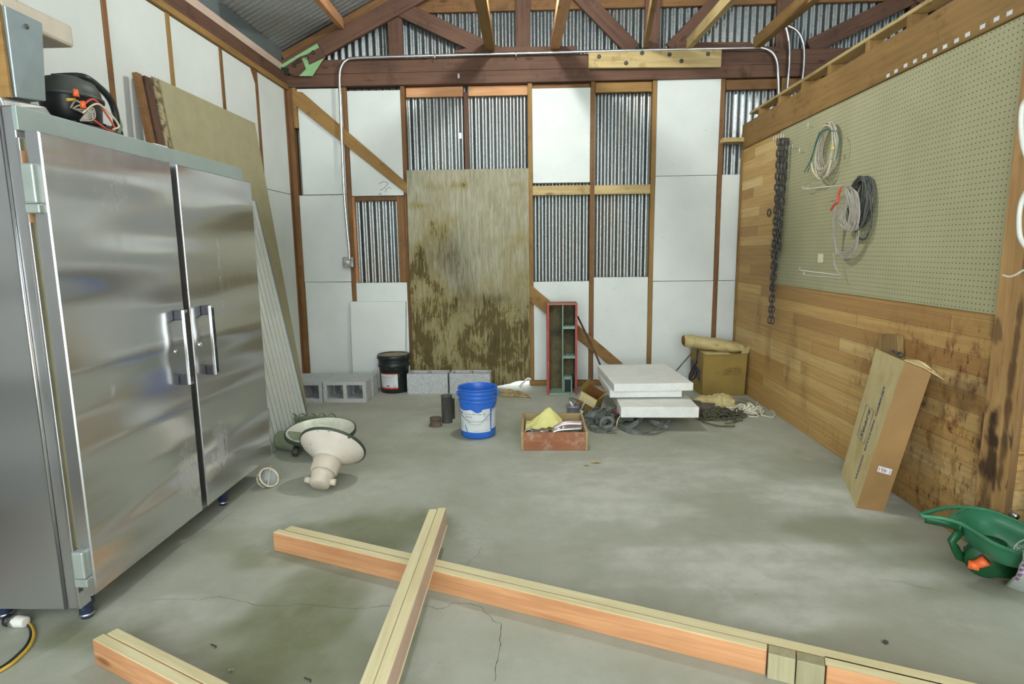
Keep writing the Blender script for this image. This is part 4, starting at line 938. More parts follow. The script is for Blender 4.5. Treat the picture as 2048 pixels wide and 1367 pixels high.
# ------------------------------------------------------------------ big cardboard box and paper roll
a = fl(1403, 791); 
BX0, BX1, BY0, BY1, BH = 1.575, 1.965, 5.50, 5.86, .395
t = empty('cardboard_box', V(((BX0 + BX1) / 2, BY0, 0)), 0, 'big brown cardboard box in the far right corner with blue letters on its side', 'cardboard box')
mb = MB(); mb.hexa([(BX0, BY0, 0.0), (BX1, BY0 + .01, 0), (BX1 + .01, BY1, 0), (BX0 - .02, BY1, 0), (BX0 - .005, BY0 - .01, BH), (BX1 + .012, BY0 + .0, BH - .005), (BX1 + .01, BY1, BH), (BX0 - .03, BY1, BH)])
mb.build('carton', 'card', t, bevel=.006)
mb = MB(); mb.hexa([(BX0 + .01, BY0 - .02, BH + .001), (BX1 - .15, BY0 - .02, BH + .001), (BX1 - .15, BY0 + .17, BH + .001), (BX0 + .01, BY0 + .17, BH + .001), (BX0 + .01, BY0 - .02, BH + .005), (BX1 - .15, BY0 - .02, BH + .005), (BX1 - .15, BY0 + .17, BH + .005), (BX0 + .01, BY0 + .17, BH + .005)])
mb.build('flap', 'card_pale', t)
sx = lambda y: BX0 - .0065 - .03 * (y - BY0) / (BY1 - BY0)
lettering('lettering', 'PLUS', .15, lambda x, y: V((sx(BY0 + .17 - x) - .004, BY0 + .17 - x, .20 + y - (x) * .25)), 'ink_blue', t, .24, .004)
lettering('lettering', 'SURPRISE', .03, lambda x, y: V((sx(BY0 + .14 - x) - .004, BY0 + .14 - x, .30 + y)), 'ink_box', t, .12)
M['ink_faded'] = plain('faded_ink', srgb(104, 84, 46), .8, 0, .3, 60)
for i, (s, w, dx, z) in enumerate((('LOT  NO. 42', .10, .085, .262), ('CANNED 5 CORNER', .15, .07, .244), ('NET MIX  WT. 1 LB', .15, .072, .226), ('A LABEL   PACK 1 T', .17, .065, .206), ('4/1', .035, -.07, .222))):
    lettering('lettering', s, .02, lambda x, y, dx=dx, z=z: V((1.77 + dx + x, BY0 - .0105 + .00, z + y)), 'ink_faded', t, w)
# paper roll on top
t = empty('paper_bag_roll', V((1.7, 5.6, .42)), 0, 'rolled crumpled kraft paper bag lying on top of the cardboard box', 'paper bag')
pa, pb_ = ay(1366, 683, 5.62), ay(1490, 703, 5.60)
pa = V((1.43, 5.66, .50)); pb_ = V((1.985, 5.62, .425))
mb = MB(); prof_n = 26
def rollf(u, v):
    p_ = pa.lerp(pb_, u); a_ = 2 * PI * v; r_ = .072 * (1.0 - .35 * sstep(.7, 1, u)) * (1 - .12 * (1 - sstep(0, .1, u))); r_ *= 1 + .12 * fbm(u * 7, math.cos(a_) * 1.5, math.sin(a_) * 1.5)
    if u > .97: r_ *= .55
    return p_ + V((0, 1.25 * r_ * math.cos(a_), .82 * r_ * math.sin(a_) + .0))
mb.grid(rollf, 44, 26)
mb.tube([pa + V((-.003, 0, 0)), pa + V((.02, 0, 0))], .058, 16, flat=.05)
mb.build('bag_roll', 'paper', t)
mb = MB()
for i in range(3):
    c0 = pa + V((-.006 - .004 * i, 0, 0)); mb.tube([c0 + V((0, (.055 - .014 * i) * math.cos(q), (.042 - .011 * i) * math.sin(q))) for q in [2 * PI * j / 20 for j in range(20)]], .004, 5, closed=True)
mb.build('rolled_end', 'card_dark', t)
MB().prism([pb_ + V((-.06, -.09, -.035)), pb_ + V((-.01, -.03, .0)), pb_ + V((.02, -.09, .035)), pb_ + V((.0, -.11, -.03))], (0, .02, .004)).build('torn_corner', 'paper', t, bevel=.004)
# black cord hanging down the left side of the box
pts = [V((1.545, 5.60, .42)), V((1.530, 5.56, .38)), V((1.525, 5.56, .30)), V((1.50, 5.58, .25)), V((1.475, 5.6, .17)), V((1.485, 5.58, .135)), V((1.515, 5.56, .16)), V((1.53, 5.55, .22)), V((1.525, 5.55, .27)), V((1.50, 5.57, .2)), V((1.47, 5.6, .12)), V((1.46, 5.61, .115))]
tag(MB().tube(spline(pts, 6), .007, 8).build('black_cord', 'black'), 'looped black cord hanging down left side of the cardboard box', 'cord')

# ------------------------------------------------------------------ clutter between tray and corner
# small junction can
c = fl(1147, 830); c.z = 0; c.y += .04
t = empty('junction_box', c, 0, 'small round grey metal junction box with wires on the floor', 'junction box')
MB().lathe([(0, 0), (.05, 0), (.055, .01), (.055, .06), (.062, .063), (.062, .078), (.05, .078), (.048, .02), (0, .018)], 30, Matrix.Translation(c)).build('can', plain('zinc', srgb(150, 152, 160), .4, .5), t)
MB().tube([c + V((.045, -.02, .03)), c + V((.085, -.05, .022))], .018, 12).build('nipple', 'steel_dull', t)
mb = MB()
for i in range(4): mb.tube(spline([c + V((.01 * i - .02, .0, .04)), c + V((.03 - .02 * i, .02, .10 + .01 * i)), c + V((.05, .01 * i, .105)), c + V((.07, -.01, .07 - .01 * i))], 4), .005, 6)
mb.build('wires', 'wire_dark', t)
MB().lathe([(.0, 0), (.022, 0), (.03, .006), (.03, .016), (0, .02)], 20, Matrix.Translation(c + V((-.02, .0, .08))) @ Matrix.Rotation(1.0, 4, 'Y')).build('white_cap', 'white', t)
MB().tube(spline([c + V((.03, .02, .09)), c + V((.06, .02, .10)), c + V((.085, .0, .085))], 4), .006, 6).build('pink_wire', 'wire_red', t)
# small open carton
c = fl(1172, 832); c.z = 0
fx = Matrix.Translation(V((.47, 4.93, .045))) @ Euler((math.radians(22), math.radians(24), math.radians(-30))).to_matrix().to_4x4()
t = empty('small_carton', mat=fx, label='small open cardboard carton tipped back on the floor beside the foam slabs', cat='carton')
g_ = lambda p_: fx @ V(p_)
w_, d_, h_ = .075, .06, .19
mb = MB()
def sheet(pts, m_, nm='wall', th_=.003):
    mb_ = MB(); pts = [g_(p_) for p_ in pts]; n_ = (pts[1] - pts[0]).cross(pts[2] - pts[0]).normalized() * th_
    mb_.prism(pts, n_); return mb_.build(nm, m_, t)
sheet([(-w_, -d_, 0), (w_, -d_, 0), (w_, -d_, h_), (-w_, -d_, h_)], 'card', 'front_wall')
sheet([(-w_, d_, 0), (w_, d_, 0), (w_, d_, h_), (-w_, d_, h_)], 'card_dark', 'back_wall')
sheet([(-w_, -d_, 0), (-w_, d_, 0), (-w_, d_, h_), (-w_, -d_, h_)], 'card', 'side_wall')
sheet([(w_, -d_, 0), (w_, d_, 0), (w_, d_, h_), (w_, -d_, h_)], 'card', 'side_wall')
sheet([(-w_, -d_, 0), (w_, -d_, 0), (w_, d_, 0), (-w_, d_, 0)], 'card', 'bottom')
sheet([(-w_, -d_ - .002, h_), (w_, -d_ - .002, h_), (w_, -d_ - .02, h_ - .085), (-w_, -d_ - .02, h_ - .085)], 'card_pale', 'flap')
sheet([(w_, -d_, h_), (w_, d_, h_), (w_ + .03, d_, h_ + .05), (w_ + .03, -d_, h_ + .05)], 'card', 'flap')
sheet([(-w_, -d_, h_), (-w_, d_, h_), (-w_ - .01, d_, h_ + .055), (-w_ - .01, -d_, h_ + .055)], 'card', 'flap')
sheet([(-.035, -d_ - .024, -.0), (-.028, -d_ - .026, 0), (.0, -d_ - .03, .15), (-.012, -d_ - .03, .15)], 'white', 'white_strip', .006)
# strap pile
def ribbon(mb, pts, w, th_, mi=0, tilt=0.0):
    pts = spline(pts, 5); N = len(pts); vs = []
    for i in range(N):
        t_ = (pts[min(i + 1, N - 1)] - pts[max(i - 1, 0)]).normalized(); s = t_.cross(V((0, 0, 1)));
        if s.length < 1e-3: s = V((1, 0, 0))
        s.normalize(); u_ = s.cross(t_); q = tilt + .8 * math.sin(i * .35)
        a_ = s * math.cos(q) + u_ * math.sin(q); b_ = t_.cross(a_)
        for (x, y) in ((-1, -1), (1, -1), (1, 1), (-1, 1)): vs.append(pts[i] + a_ * x * w / 2 + b_ * y * th_ / 2)
    fs = [(4 * i + j, 4 * i + (j + 1) % 4, 4 * i + 4 + (j + 1) % 4, 4 * i + 4 + j) for i in range(N - 1) for j in range(4)] + [(3, 2, 1, 0), (4 * N - 4, 4 * N - 3, 4 * N - 2, 4 * N - 1)]
    mb.add(vs, fs, False, mi)
random.seed(21)
c = V((.60, 4.55, 0)); mb = MB()
for k_ in range(15):
    cx, cy = c.x + random.uniform(-.17, .24), c.y + random.uniform(-.10, .16); r_ = random.uniform(.03, .085); z_ = random.uniform(.03, .085); ph = random.random() * 6
    n_ = random.randint(5, 9); tl = random.uniform(0, 1.3)
    ribbon(mb, [V((cx + r_ * math.cos(ph + j * .9) * (1 + .2 * j / n_), cy + r_ * math.sin(ph + j * .9) * .8, max(.012, z_ + .035 * math.sin(j * 1.3 + ph)))) for j in range(n_)], .034, .004, 0, PI / 2 - tl * .4)
for pts in ([(.42, 4.44, .02), (.48, 4.36, .018), (.56, 4.35, .018), (.62, 4.37, .02)], [(.66, 4.44, .03), (.74, 4.33, .02), (.84, 4.31, .02), (.93, 4.36, .04), (.98, 4.42, .06)], [(.9, 4.5, .05), (1.0, 4.44, .03), (1.04, 4.46, .07)], [(.4, 4.6, .05), (.47, 4.56, .09), (.55, 4.6, .1), (.62, 4.55, .06)]):
    ribbon(mb, [V(p_) for p_ in pts], .04, .004, 0, 1.1)
for q0 in (0, .6): mb.tube([V((.555 + (.045 + .01 * q0) * math.cos(q), 4.42 + .012 * math.sin(q), .055 + .045 * math.sin(q + q0))) for q in [2 * PI * j / 20 for j in range(20)]], .011, 7, closed=True)
straps = tag(mb.build('strap_pile', 'rubber'), 'tangled heap of grey rubber straps under the lowest foam slab', 'straps')
tag(MB().prism([V((.62, 4.70, .06)), V((.72, 4.70, .05)), V((.71, 4.62, .075)), V((.63, 4.64, .085))], (0, .01, .03)).build('red_rag', plain('red_plastic', srgb(196, 70, 54), .5)), 'small red piece poking out behind the straps', 'scrap')
tag(MB().tube([V((.53, 4.60, .075)), V((.61, 4.67, .10))], .014, 8, flat=.008).build('yellow_strap_end', plain('dull_yellow', srgb(150, 140, 84), .7)), 'dull yellow strap end lying on the grey strap heap', 'scrap')
mb = MB(); mb.tube(spline([V((.63, 4.42, .03)), V((.64, 4.43, .08)), V((.67, 4.45, .11)), V((.70, 4.46, .10))], 6), .006, 8)
tag(mb.build('brass_hook', plain('brass', srgb(176, 166, 120), .35, .7)), 'curved brass coloured hook standing in the strap heap', 'hook')
# bolt on the floor
a, b = fl(1199, 864), fl(1217, 866); a.z = b.z = .014
mb = MB(); d_ = (b - a).normalized(); mb.tube([a, b + d_ * .0], .010, 10); mb.tube([a - d_ * .018, a - d_ * .003], .019, 6); mb.tube([a + d_ * .004, a + d_ * .012], .016, 12)
tag(mb.build('hex_bolt', speckle('rust_bolt', srgb(104, 84, 66), srgb(66, 50, 40), .6, 40, .8)), 'rusty bolt lying on the floor in front of the straps', 'bolt')
tag(MB().tube(spline([fl(1278, 858, .004), fl(1284, 863, .004), fl(1295, 866, .004), fl(1306, 866, .004)], 5), .002, 5).build('bent_wire', 'wire_dark'), 'bent thin wire on the floor under the lowest foam slab', 'wire')
# things near the corner: hose, paper bag, shallow pan, ropes
mb = MB()
pa_, pb2 = V((1.27, 4.93, .055)), V((1.50, 4.86, .05)); 
for i in range(9):
    c0 = pa_.lerp(pb2, i / 16); mb.tube([c0 + V((0, .05 * math.cos(q), .05 * math.sin(q))) for q in [2 * PI * j / 18 for j in range(18)]], .007, 6, closed=True)
mb.tube([pa_, pb2], .044, 18)
tag(mb.build('ribbed_hose', plain('hose_grey', srgb(98, 90, 78), .7, 0, .2)), 'ribbed grey flexible hose end beside the lowest foam slab', 'hose')
t = empty('paper_bag', V((1.5, 4.98, 0)), 0, 'crumpled tan paper bag with a red patch in front of cardboard box', 'paper bag')
def bagf(u, v):
    a_ = 2 * PI * v; x = 1.36 + .33 * u; r_ = (.065 + .018 * fbm(u * 14, v * 14, 4)) * (.55 + .6 * math.sin(min(1, u * 1.15) * PI * .75)) * (1 + .25 * fbm(u * 5, math.cos(a_) * 1.6, math.sin(a_) * 1.6)); r_ *= 1 - .85 * (u >= 1) - .5 * (u <= 0)
    return V((x, 5.02 - .05 * u + 1.2 * r_ * math.cos(a_), max(.003, .062 + r_ * math.sin(a_))))
MB().grid(bagf, 26, 24).build('bag_body', 'paper', t)
pr = bagf(.22, .62); MB().tube([bagf(.13, .60) + V((0, -.004, .004)), bagf(.25, .60) + V((0, -.004, .004))], .012, 8, flat=.003).build('red_patch', 'red_ink', t)
mb = MB(); cc = V((1.72, 5.16, 0))
mb.lathe([(0, .012), (.06, .012), (.065, .02), (.10, .02), (.105, .012), (.14, .012), (.15, .03), (.165, .034), (.168, .028), (.155, .006), (0, .004)], 36, Matrix.Translation(cc) @ Matrix.Diagonal((1.05, .9, 1, 1)))
tag(mb.build('shallow_pan', plain('dusty_pan', srgb(136, 136, 116), .7, .1, .12, 10)), 'dusty grey round pan lid lying before the cardboard box', 'pan')
def tangle(mb, c, rx, ry, rz, n, r, seed, kpts=7, loop=.06):
    rnd = random.Random(seed)
    for _ in range(n):
        x, y = rnd.gauss(0, .5), rnd.gauss(0, .5); z0_ = rz * max(0, 1 - .6 * (x * x + y * y)); ph = rnd.random() * 6; pts = []
        for j in range(kpts):
            ph += rnd.uniform(.5, 1.4); q = V((c.x + rx * x + loop * math.cos(ph), c.y + ry * y + loop * .8 * math.sin(ph), max(r, c.z + z0_ * rnd.uniform(.2, 1.0))))
            x += rnd.gauss(0, .12); y += rnd.gauss(0, .12); x = max(-1, min(1, x)); y = max(-1, min(1, y)); pts.append(q)
        pts[-1].z = r; mb.tube(spline(pts, 5), r, 6)
mb = MB(); tangle(mb, V((1.70, 4.93, 0)), .13, .09, .07, 26, .0055, 5)
tag(mb.build('rope_pile', 'rope_white'), 'tangled white rope heap at foot of the plank partition', 'rope')
mb = MB(); tangle(mb, V((1.83, 4.9, 0)), .05, .05, .10, 9, .006, 9, 6, .05)
for px in ([(1510, 826), (1517, 831), (1512, 833), (1498, 832)], [(1535, 812), (1545, 822), (1550, 829), (1545, 834), (1533, 832), (1522, 829)], [(1531, 805), (1527, 798), (1517, 800), (1512, 812)]):
    mb.tube(spline([fl(x, y, .007) for x, y in px], 6), .0055, 6)
o = mb.build('rope_coil', 'rope_white'); tag(o, 'looser loops of white rope against the partition, right of the white heap', 'rope')
mb = MB(); tangle(mb, V((1.52, 4.78, 0)), .15, .075, .075, 34, .0065, 12, 7, .05)
tag(mb.build('rope_pile', 'rope_dark'), 'tangled dark grey rope heap between hose and white rope', 'rope')
mb = MB()
for px in ([(1393, 835), (1405, 826), (1420, 830), (1435, 836), (1450, 832)], [(1400, 838), (1412, 845), (1440, 851), (1470, 852)], [(1450, 846), (1462, 845), (1475, 841), (1485, 840)], [(1408, 836), (1430, 838), (1455, 840)], [(1398, 828), (1404, 812), (1412, 822), (1408, 840)]):
    mb.tube(spline([fl(x, y, .008 + .01 * (i % 2)) for i, (x, y) in enumerate(px)], 6), .006, 6)
tag(mb.build('frayed_cord', plain('olive_cord', srgb(96, 92, 62), .9, 0, .3, 60)), 'thin olive cords trailing on the floor right of the foam slab', 'cord')
# sack scrap near the plywood gap
def sackf(u, v):
    x = -.42 + .36 * u; y = 5.55 + .22 * v + .05 * fbm(u * 3, v * 3); e = math.sin(PI * u) ** .6 * math.sin(PI * v) ** .6 if 0 < u < 1 and 0 < v < 1 else 0
    return V((-.30 + .28 * u - .05 * v + .02 * fbm(v * 5, 4), 5.50 + .17 * v - .05 * u, .004 + e * (.035 + .03 * fbm(u * 4, v * 4, 3))))
tag(MB().grid(sackf, 22, 16).build('burlap_scrap', 'sack'), 'crumpled burlap scrap on the floor at foot of the plywood sheet', 'sack')
tag(MB().tube(spline([V((-.13, 5.78, .03)), V((-.09, 5.80, .075)), V((-.05, 5.80, .11)), V((-.02, 5.79, .10))], 5), [.016] * 16, 8, flat=.010).build('plastic_scrap', 'white'), 'whitish crumpled plastic scrap in the bright gap under the plywood', 'scrap')
tag(MB().tube([fl(1046, 792, .004), fl(1062, 796, .004)], .003, 5).build('bent_wire', 'wire_dark'), 'short dark wire on the floor left of the red crate', 'wire')

# ------------------------------------------------------------------ lumber on the floor
def lum(name, p0, p1, label, w=.038, h=.089, z0=0.0, top='lumber_fresh', face='lumber_orange', group='loose two by fours on the floor'):
    p0, p1 = V(p0), V(p1); p0.z = p1.z = z0 + h / 2
    fr_ = frame_of(p0, p1); L = (p1 - p0).length; mb = MB(); P_ = [fr_ @ V((x * L / 2, y * w / 2, z * h / 2)) for z in (-1, 1) for (x, y) in ((-1, -1), (1, -1), (1, 1), (-1, 1))]
    mb.add(P_, [(3, 2, 1, 0), (4, 5, 6, 7)], False, 0); mb.add(P_, [(0, 1, 5, 4), (1, 2, 6, 5), (2, 3, 7, 6), (3, 0, 4, 7)], False, 1)
    o = mb.build(name, [top, face], None, True, .004, fr_)
    bm = bmesh.new(); bm.from_mesh(o.data); bmesh.ops.remove_doubles(bm, verts=bm.verts, dist=.0003); bm.to_mesh(o.data); bm.free()
    return tag(o, label, 'lumber', group)
A0 = fl(548, 1100); A1 = fl(1534, 1300, .089); A1.z = 0
d = (A1 - A0).normalized(); nrm = V((-d.y, d.x, 0))
lum('timber', A0 + nrm * .019, A1 + nrm * .019 - d * .0, 'long near two by four with orange side running from centre left to the bottom right')
lum('timber', A0 + d * .035 + nrm * .062, A1 + d * .9 + nrm * .0585, 'long two by four lying along the far side of the near one')
for i in range(2):
    q0 = A1 + d * (.004 + i * .082); o = MB().hexa([q0 + nrm * y + d * x + V((0, 0, z)) for z in (0, .0885) for (x, y) in ((0, -.012), (.079, -.012), (.079, .037), (0, .037))]).build('timber_block', 'lumber_grey', None, True, .003, Matrix.Translation(q0))
    tag(o, ('weathered greenish block butted to the end of the long timber' if i == 0 else 'second weathered greenish block, next to the orange faced board'), 'lumber', 'grey wood blocks at the lower right')
lum('timber', A1 + d * .17 + nrm * .019, A1 + d * .95 + nrm * .019, 'two by four with bright orange face in bottom right corner')
p = A1 + d * .205 - nrm * .0005; p.z = .055
CZ = .092
lum('timber', (-.466, 2.62, 0), (-.468, 1.10, 0), 'left half of the timber pair lying across the long boards', z0=CZ, face='lumber_fresh')
lum('timber', (-.427, 2.635, 0), (-.429, 1.10, 0), 'right half of the timber pair crossing on top, with pinkish side', z0=CZ, face='lumber_pink')
B0 = fl(188, 1268, .089); B0.z = 0; B1 = fl(470, 1400, .089); B1.z = 0
B0 = fl(190, 1326); d2 = (V((-.78, 1.455, 0)) - V((-1.478, 1.80, 0))).normalized(); n2_ = V((-d2.y, d2.x, 0))
lum('timber', B0 + n2_ * .019, B0 + n2_ * .019 + d2 * 1.25, 'near board of the timber pair at lower left, orange side')
lum('timber', B0 + n2_ * .058 + d2 * .01, B0 + n2_ * .058 + d2 * 1.25, 'far board of the timber pair at lower left')
# scraps on the floor
for i, (x, y, lab) in enumerate(((427, 1290, 'little dark bent nail and crumb on the floor between the lumber pieces'), (615, 1357, 'small bent nail near the bottom edge'))):
    p = fl(x, y, .004); tag(MB().tube([p + V((-.012, .006, 0)), p, p + V((.012, -.004, 0)), p + V((.014, -.012, 0))], .0025, 5).build('bent_nail', 'steel_dark'), lab, 'nail')
tag(MB().cbox(fl(1771, 1283, .005), (.018, .014, .008), Euler((.2, .1, .6))).build('debris_crumb', 'steel_dark', bevel=.003), 'small dark crumb on bare floor at lower right', 'debris')
def leaf(c, lab, s=.03):
    mb = MB(); mb.grid(lambda u, v: c + V((s * (u - .5) * 2, s * (v - .5), .004 + .012 * abs(fbm(u * 3, v * 3, c.x)))), 6, 5); tag(mb.build('paper_scrap', 'paper'), lab, 'debris')
leaf(fl(1192, 925), 'thin torn paper scrap on floor in front of the tray'); leaf(fl(1173, 931), 'tiny paper crumb left of the torn scrap', .018); leaf(fl(463, 1342), 'tiny pale pebble of paper near lower left lumber', .008)

# ------------------------------------------------------------------ kitchen cabinet carton
Bp = fl(1712, 1015); Ap = fl(1683, 945)
w = (Bp - Ap); w.z = 0; w.normalize(); Lw = .30
r = V(ray(1809, 722)); Cc = V(CAMP); tt = (Bp - Cc).dot(w) / r.dot(w); Tp = Cc + r * tt
u = (Tp - Bp); H_ = u.length; u.normalize(); nrm2 = u.cross(w); 
if nrm2.x < 0: nrm2 = -nrm2
# width from the far bottom corner, thickness from the right bottom corner
r = V(ray(1683, 945)); 
def hit(px, py, o_, n_): r_ = V(ray(px, py)); return Cc + r_ * ((o_ - Cc).dot(n_) / r_.dot(n_))
Lw = -(hit(1752, 697, Bp, nrm2) - Bp).dot(w); Lw2 = -(hit(1683, 945, Bp, nrm2) - Bp).dot(w)
Tk = (hit(1776, 1019, Bp, w) - Bp).dot(nrm2); Tk2 = (hit(1860, 738, Bp, w) - Bp).dot(nrm2)
Tk = .125; Ft = ax(1752, 697, XR - .016); Lw = Lw2
mx = Matrix((-w, nrm2, u)).transposed().to_4x4(); mx.translation = Bp
def G(a_, b_, c_):            # a: 0 near edge .. Lw far edge, b: depth towards the wall, c: height; the worn carton is slightly twisted
    p_ = Bp.lerp(Ap, a_ / Lw).lerp(Tp.lerp(Ft, a_ / Lw), c_ / H_) + nrm2 * b_
    p_.x = min(p_.x, XR - .004 + min(0, b_)); return p_
t = empty('cabinet_carton', mat=mx, label='tall worn cardboard carton leaning on the plank wall, printed WOOD KITCHEN CABINET', cat='carton')
mb = MB(); 
def qd(p, mi): mb.add([G(*q) for q in p], [(0, 1, 2, 3)], False, mi)
mb.grid(lambda u_, v_: G(u_ * Lw, 0, v_ * H_), 10, 14, False)
qd([(0, 0, 0), (0, 0, H_), (0, Tk, H_ - .01), (0, Tk, 0)], 1)
qd([(Lw, 0, 0), (Lw, Tk, 0), (Lw, Tk, H_), (Lw, 0, H_)], 1)
qd([(0, Tk, 0), (0, Tk, H_ - .01), (Lw, Tk, H_), (Lw, Tk, 0)], 1)
qd([(0, 0, 0), (0, Tk, 0), (Lw, Tk, 0), (Lw, 0, 0)], 1)
qd([(0.0, 0, H_ - .002), (Lw, 0, H_ - .002), (Lw, Tk, H_ - .01), (0, Tk, H_ - .012)], 0)
mb.build('carton_body', ['card_pale', 'card_brown'], t)
tops = [G(-.01, 0, H_ + .002), G(.0, -.004, H_ + .003), G(.05, .02, H_ + .004), G(.075, .08, H_ + .012), G(.055, Tk * .9, H_ + .0), G(.03, Tk + .07, H_ - .03), G(-.004, Tk + .085, H_ - .04), G(-.012, Tk * .7, H_ - .012), G(-.016, Tk * .3, H_ - .002)]
MB().prism(tops, u * .004).build('torn_flap', 'card_pale', t)
for (s, sz, wd_, a0, c0, m_, sh_) in (('WOOD  KITCHEN  CABINET', .046, H_ * .68, Lw * .32, H_ * .46, 'ink_box', 0), ('Sears', .085, H_ * .23, Lw * .60, H_ * .48, 'ink_box', .25)):
    lettering('lettering', s, sz, lambda x, y, a0=a0, c0=c0: G(a0 + y, -.0012, c0 + x), m_, t, wd_, .0014, sh_)
mb = MB(); rr = [(Lw * .42, H_ * .36), (Lw * .76, H_ * .36), (Lw * .76, H_ * .60), (Lw * .42, H_ * .60)]; mb.tube([G(a_, -.001, c_) for a_, c_ in rr], .0012, 4, closed=True); mb.build('printed_frame', 'ink_box', t)
MB().add([G(-.0012, b_, c_) for b_, c_ in ((Tk * .30, H_ * .275), (Tk * .80, H_ * .275), (Tk * .80, H_ * .315), (Tk * .30, H_ * .315))], [(0, 1, 2, 3)]).build('sticker', 'label', t)
lettering('lettering', '1 461', .034, lambda x, y: G(-.0022, Tk * .55 - x, H_ * .295 - y), 'red_ink', t, Tk * .42)
# wood block and clip on top behind the carton
pz = ax(1757, 668, XR - .02)
bq = [ax(1757, 716, XR - .035), ax(1796, 728, XR - .035), ax(1795, 669, XR - .035), ax(1758, 668, XR - .035)]
tag(MB().prism(bq, (.034, 0, 0)).build('wood_offcut', 'block_wood', None, True, .003, Matrix.Translation(bq[0])), 'short rough wood offcut standing behind the leaning carton', 'wood block')
pc_ = ax(1801, 709, XR - .06); mb = MB(); mb.tube([pc_ + V((0, .022 * math.cos(q), .012 * math.sin(q))) for q in [2 * PI * j / 16 for j in range(16)]], .005, 6, closed=True); mb.tube([pc_ + V((0, .02, 0)), pc_ + V((0, .07, .01))], .007, 6)
tag(mb.build('spring_clip', 'steel_dark'), 'little dark metal clip lying on top edge of the leaning carton', 'clip')

# ------------------------------------------------------------------ pegboard things
def peg(x, y, lab, L=.03, drop=.03):
    p = ax(x, y, XR - .009); return tag(MB().tube(spline([p, p + V((-L, 0, 0)), p + V((-L - .006, 0, .012)), p + V((-L - .004, 0, drop))], 3), .0028, 6).build('peg_hook', 'conduit'), lab, 'hook', 'pegboard hooks')
for i, x in enumerate((1557, 1562, 1567, 1572)): peg(x, 282 - i * 2, ['leftmost peg hook in the row of five above the chain', 'second peg hook from the left above the chain', 'middle peg hook of the row of five above the chain', 'fourth peg hook from the left above the chain'][i], .035, .04)
for x, y, lab in ((1576, 276, 'rightmost peg hook of the row above the chain'), (1626, 254, 'peg hook just above the upper left of the white green wire coil'), (1594, 296, 'lone peg hook between chain and upper wire coil'), (1609, 304, 'peg hook close to the left of the upper wire coil')):
    peg(x, y, lab)
def long_hook(x0_, y0_, x1_, y1_, lab):
    a_, b_ = ax(x1_, y1_, XR - .01), ax(x0_, y0_, XR - .16); tag(MB().tube(spline([a_, a_.lerp(b_, .5), b_, b_ + V((-.005, .005, .02))], 3), .0022, 6).build('long_peg_hook', 'conduit'), lab, 'hook', 'long pegboard hooks')
long_hook(1607, 378, 1685, 370, 'long straight hook carrying the grey wire bundle'); long_hook(1602, 540, 1678, 550, 'upper long empty hook low on the pegboard'); long_hook(1610, 550, 1680, 556, 'lower long empty hook low on the pegboard')
MBs = MB().cbox(ax(1641, 516, XR - .010), (.002, .075, .06)); tag(MBs.build('paper_label', plain('pale_label', srgb(216, 216, 186), .7)), 'small square pale paper label on the pegboard', 'label')
# chain of strands
def link(mb, c_, L, r, th_, tw):
    pts = []
    for j in range(12):
        q = 2 * PI * j / 12; lx = r * math.cos(q); lz = r * math.sin(q) + (L / 2 - r) * (1 if math.sin(q) > 0.01 else -1 if math.sin(q) < -.01 else 0)
        pts.append(c_ + V((math.sin(tw) * lx, math.cos(tw) * lx, lz)))
    mb.tube(pts, th_, 5, closed=True)
ct = empty('hanging_chain', ax(1565, 285, XR - .03), 0, 'dark steel chain hanging in several strands from pegboard hooks', 'chain')
random.seed(4)
for i in range(6):
    top_ = ax(1557 + 3.6 * i, 284, XR - .032 - .012 * (i % 2)); botz = [.98, .76, .74, 1.18, 1.30, 1.28][i]; mb = MB(); z = top_.z; n_ = 0; bot_y = ax(1545 + 2.0 * i, 560, XR - .03).y
    while z > botz:
        f = (top_.z - z) / 1.45; link(mb, V((top_.x + .004 * nz(z * 5, i), top_.y + (bot_y - top_.y) * min(1, f * 1.3) + .01 * nz(z * 6, i * 3), z)), .056, .0155, .0048, (.35 if n_ % 2 else 1.35) + .3 * nz(z * 9, i)); z -= .044; n_ += 1
    mb.build('chain_strand', 'chain', ct)
p = ax(1538, 425, XR - .02); MB().tube([p + V((0, .03 * math.cos(q), .03 * math.sin(q))) for q in [2 * PI * j / 18 for j in range(18)]], .006, 6, closed=True).build('ring', 'chain', ct)
p = ax(1549, 500, XR - .05); MB().tube([p + V((-.02, .04, 0)), p + V((-.02, -.03, 0)), p + V((.02, -.045, -.01))], .007, 6).build('chain_hook', 'chain', ct)
# wire coils
def coil(mb, pxc, rx, ry, n, r, seed, X=XR - .05, spread=.006, mi=0, dx=.02):
    rnd = random.Random(seed); c_ = ax(*pxc, X)
    for i in range(n):
        jy, jz, a, b_ = rnd.gauss(0, spread), rnd.gauss(0, spread), rx * (1 + rnd.gauss(0, .06)), ry * (1 + rnd.gauss(0, .05)); tw = rnd.uniform(-.12, .12); pts = []
        for j in range(20):
            q = 2 * PI * j / 20; y_, z_ = a * math.cos(q + tw), b_ * math.sin(q)
            pts.append(c_ + V((dx * math.sin(q + i * 1.7) * .6 + rnd.uniform(-.002, .002), y_ + jy * (1 - .5 * math.sin(q)), z_ + jz * (1 - math.sin(q)) * 2)))
        mb.tube(spline(pts, 2, True), r, 5, closed=True, mi=mi)
t = empty('wire_coil', ax(1651, 300, XR - .04), 0, 'upper coil of cream wire with green strands on the pegboard', 'wire coil')
mb = MB(); coil(mb, (1651, 300), .115, .165, 5, .0045, 1); mb.build('cream_strands', 'wire_cream', t)
mb = MB(); coil(mb, (1655, 297), .10, .15, 5, .003, 2); mb.build('grey_strands', 'wire_grey', t)
mb = MB()
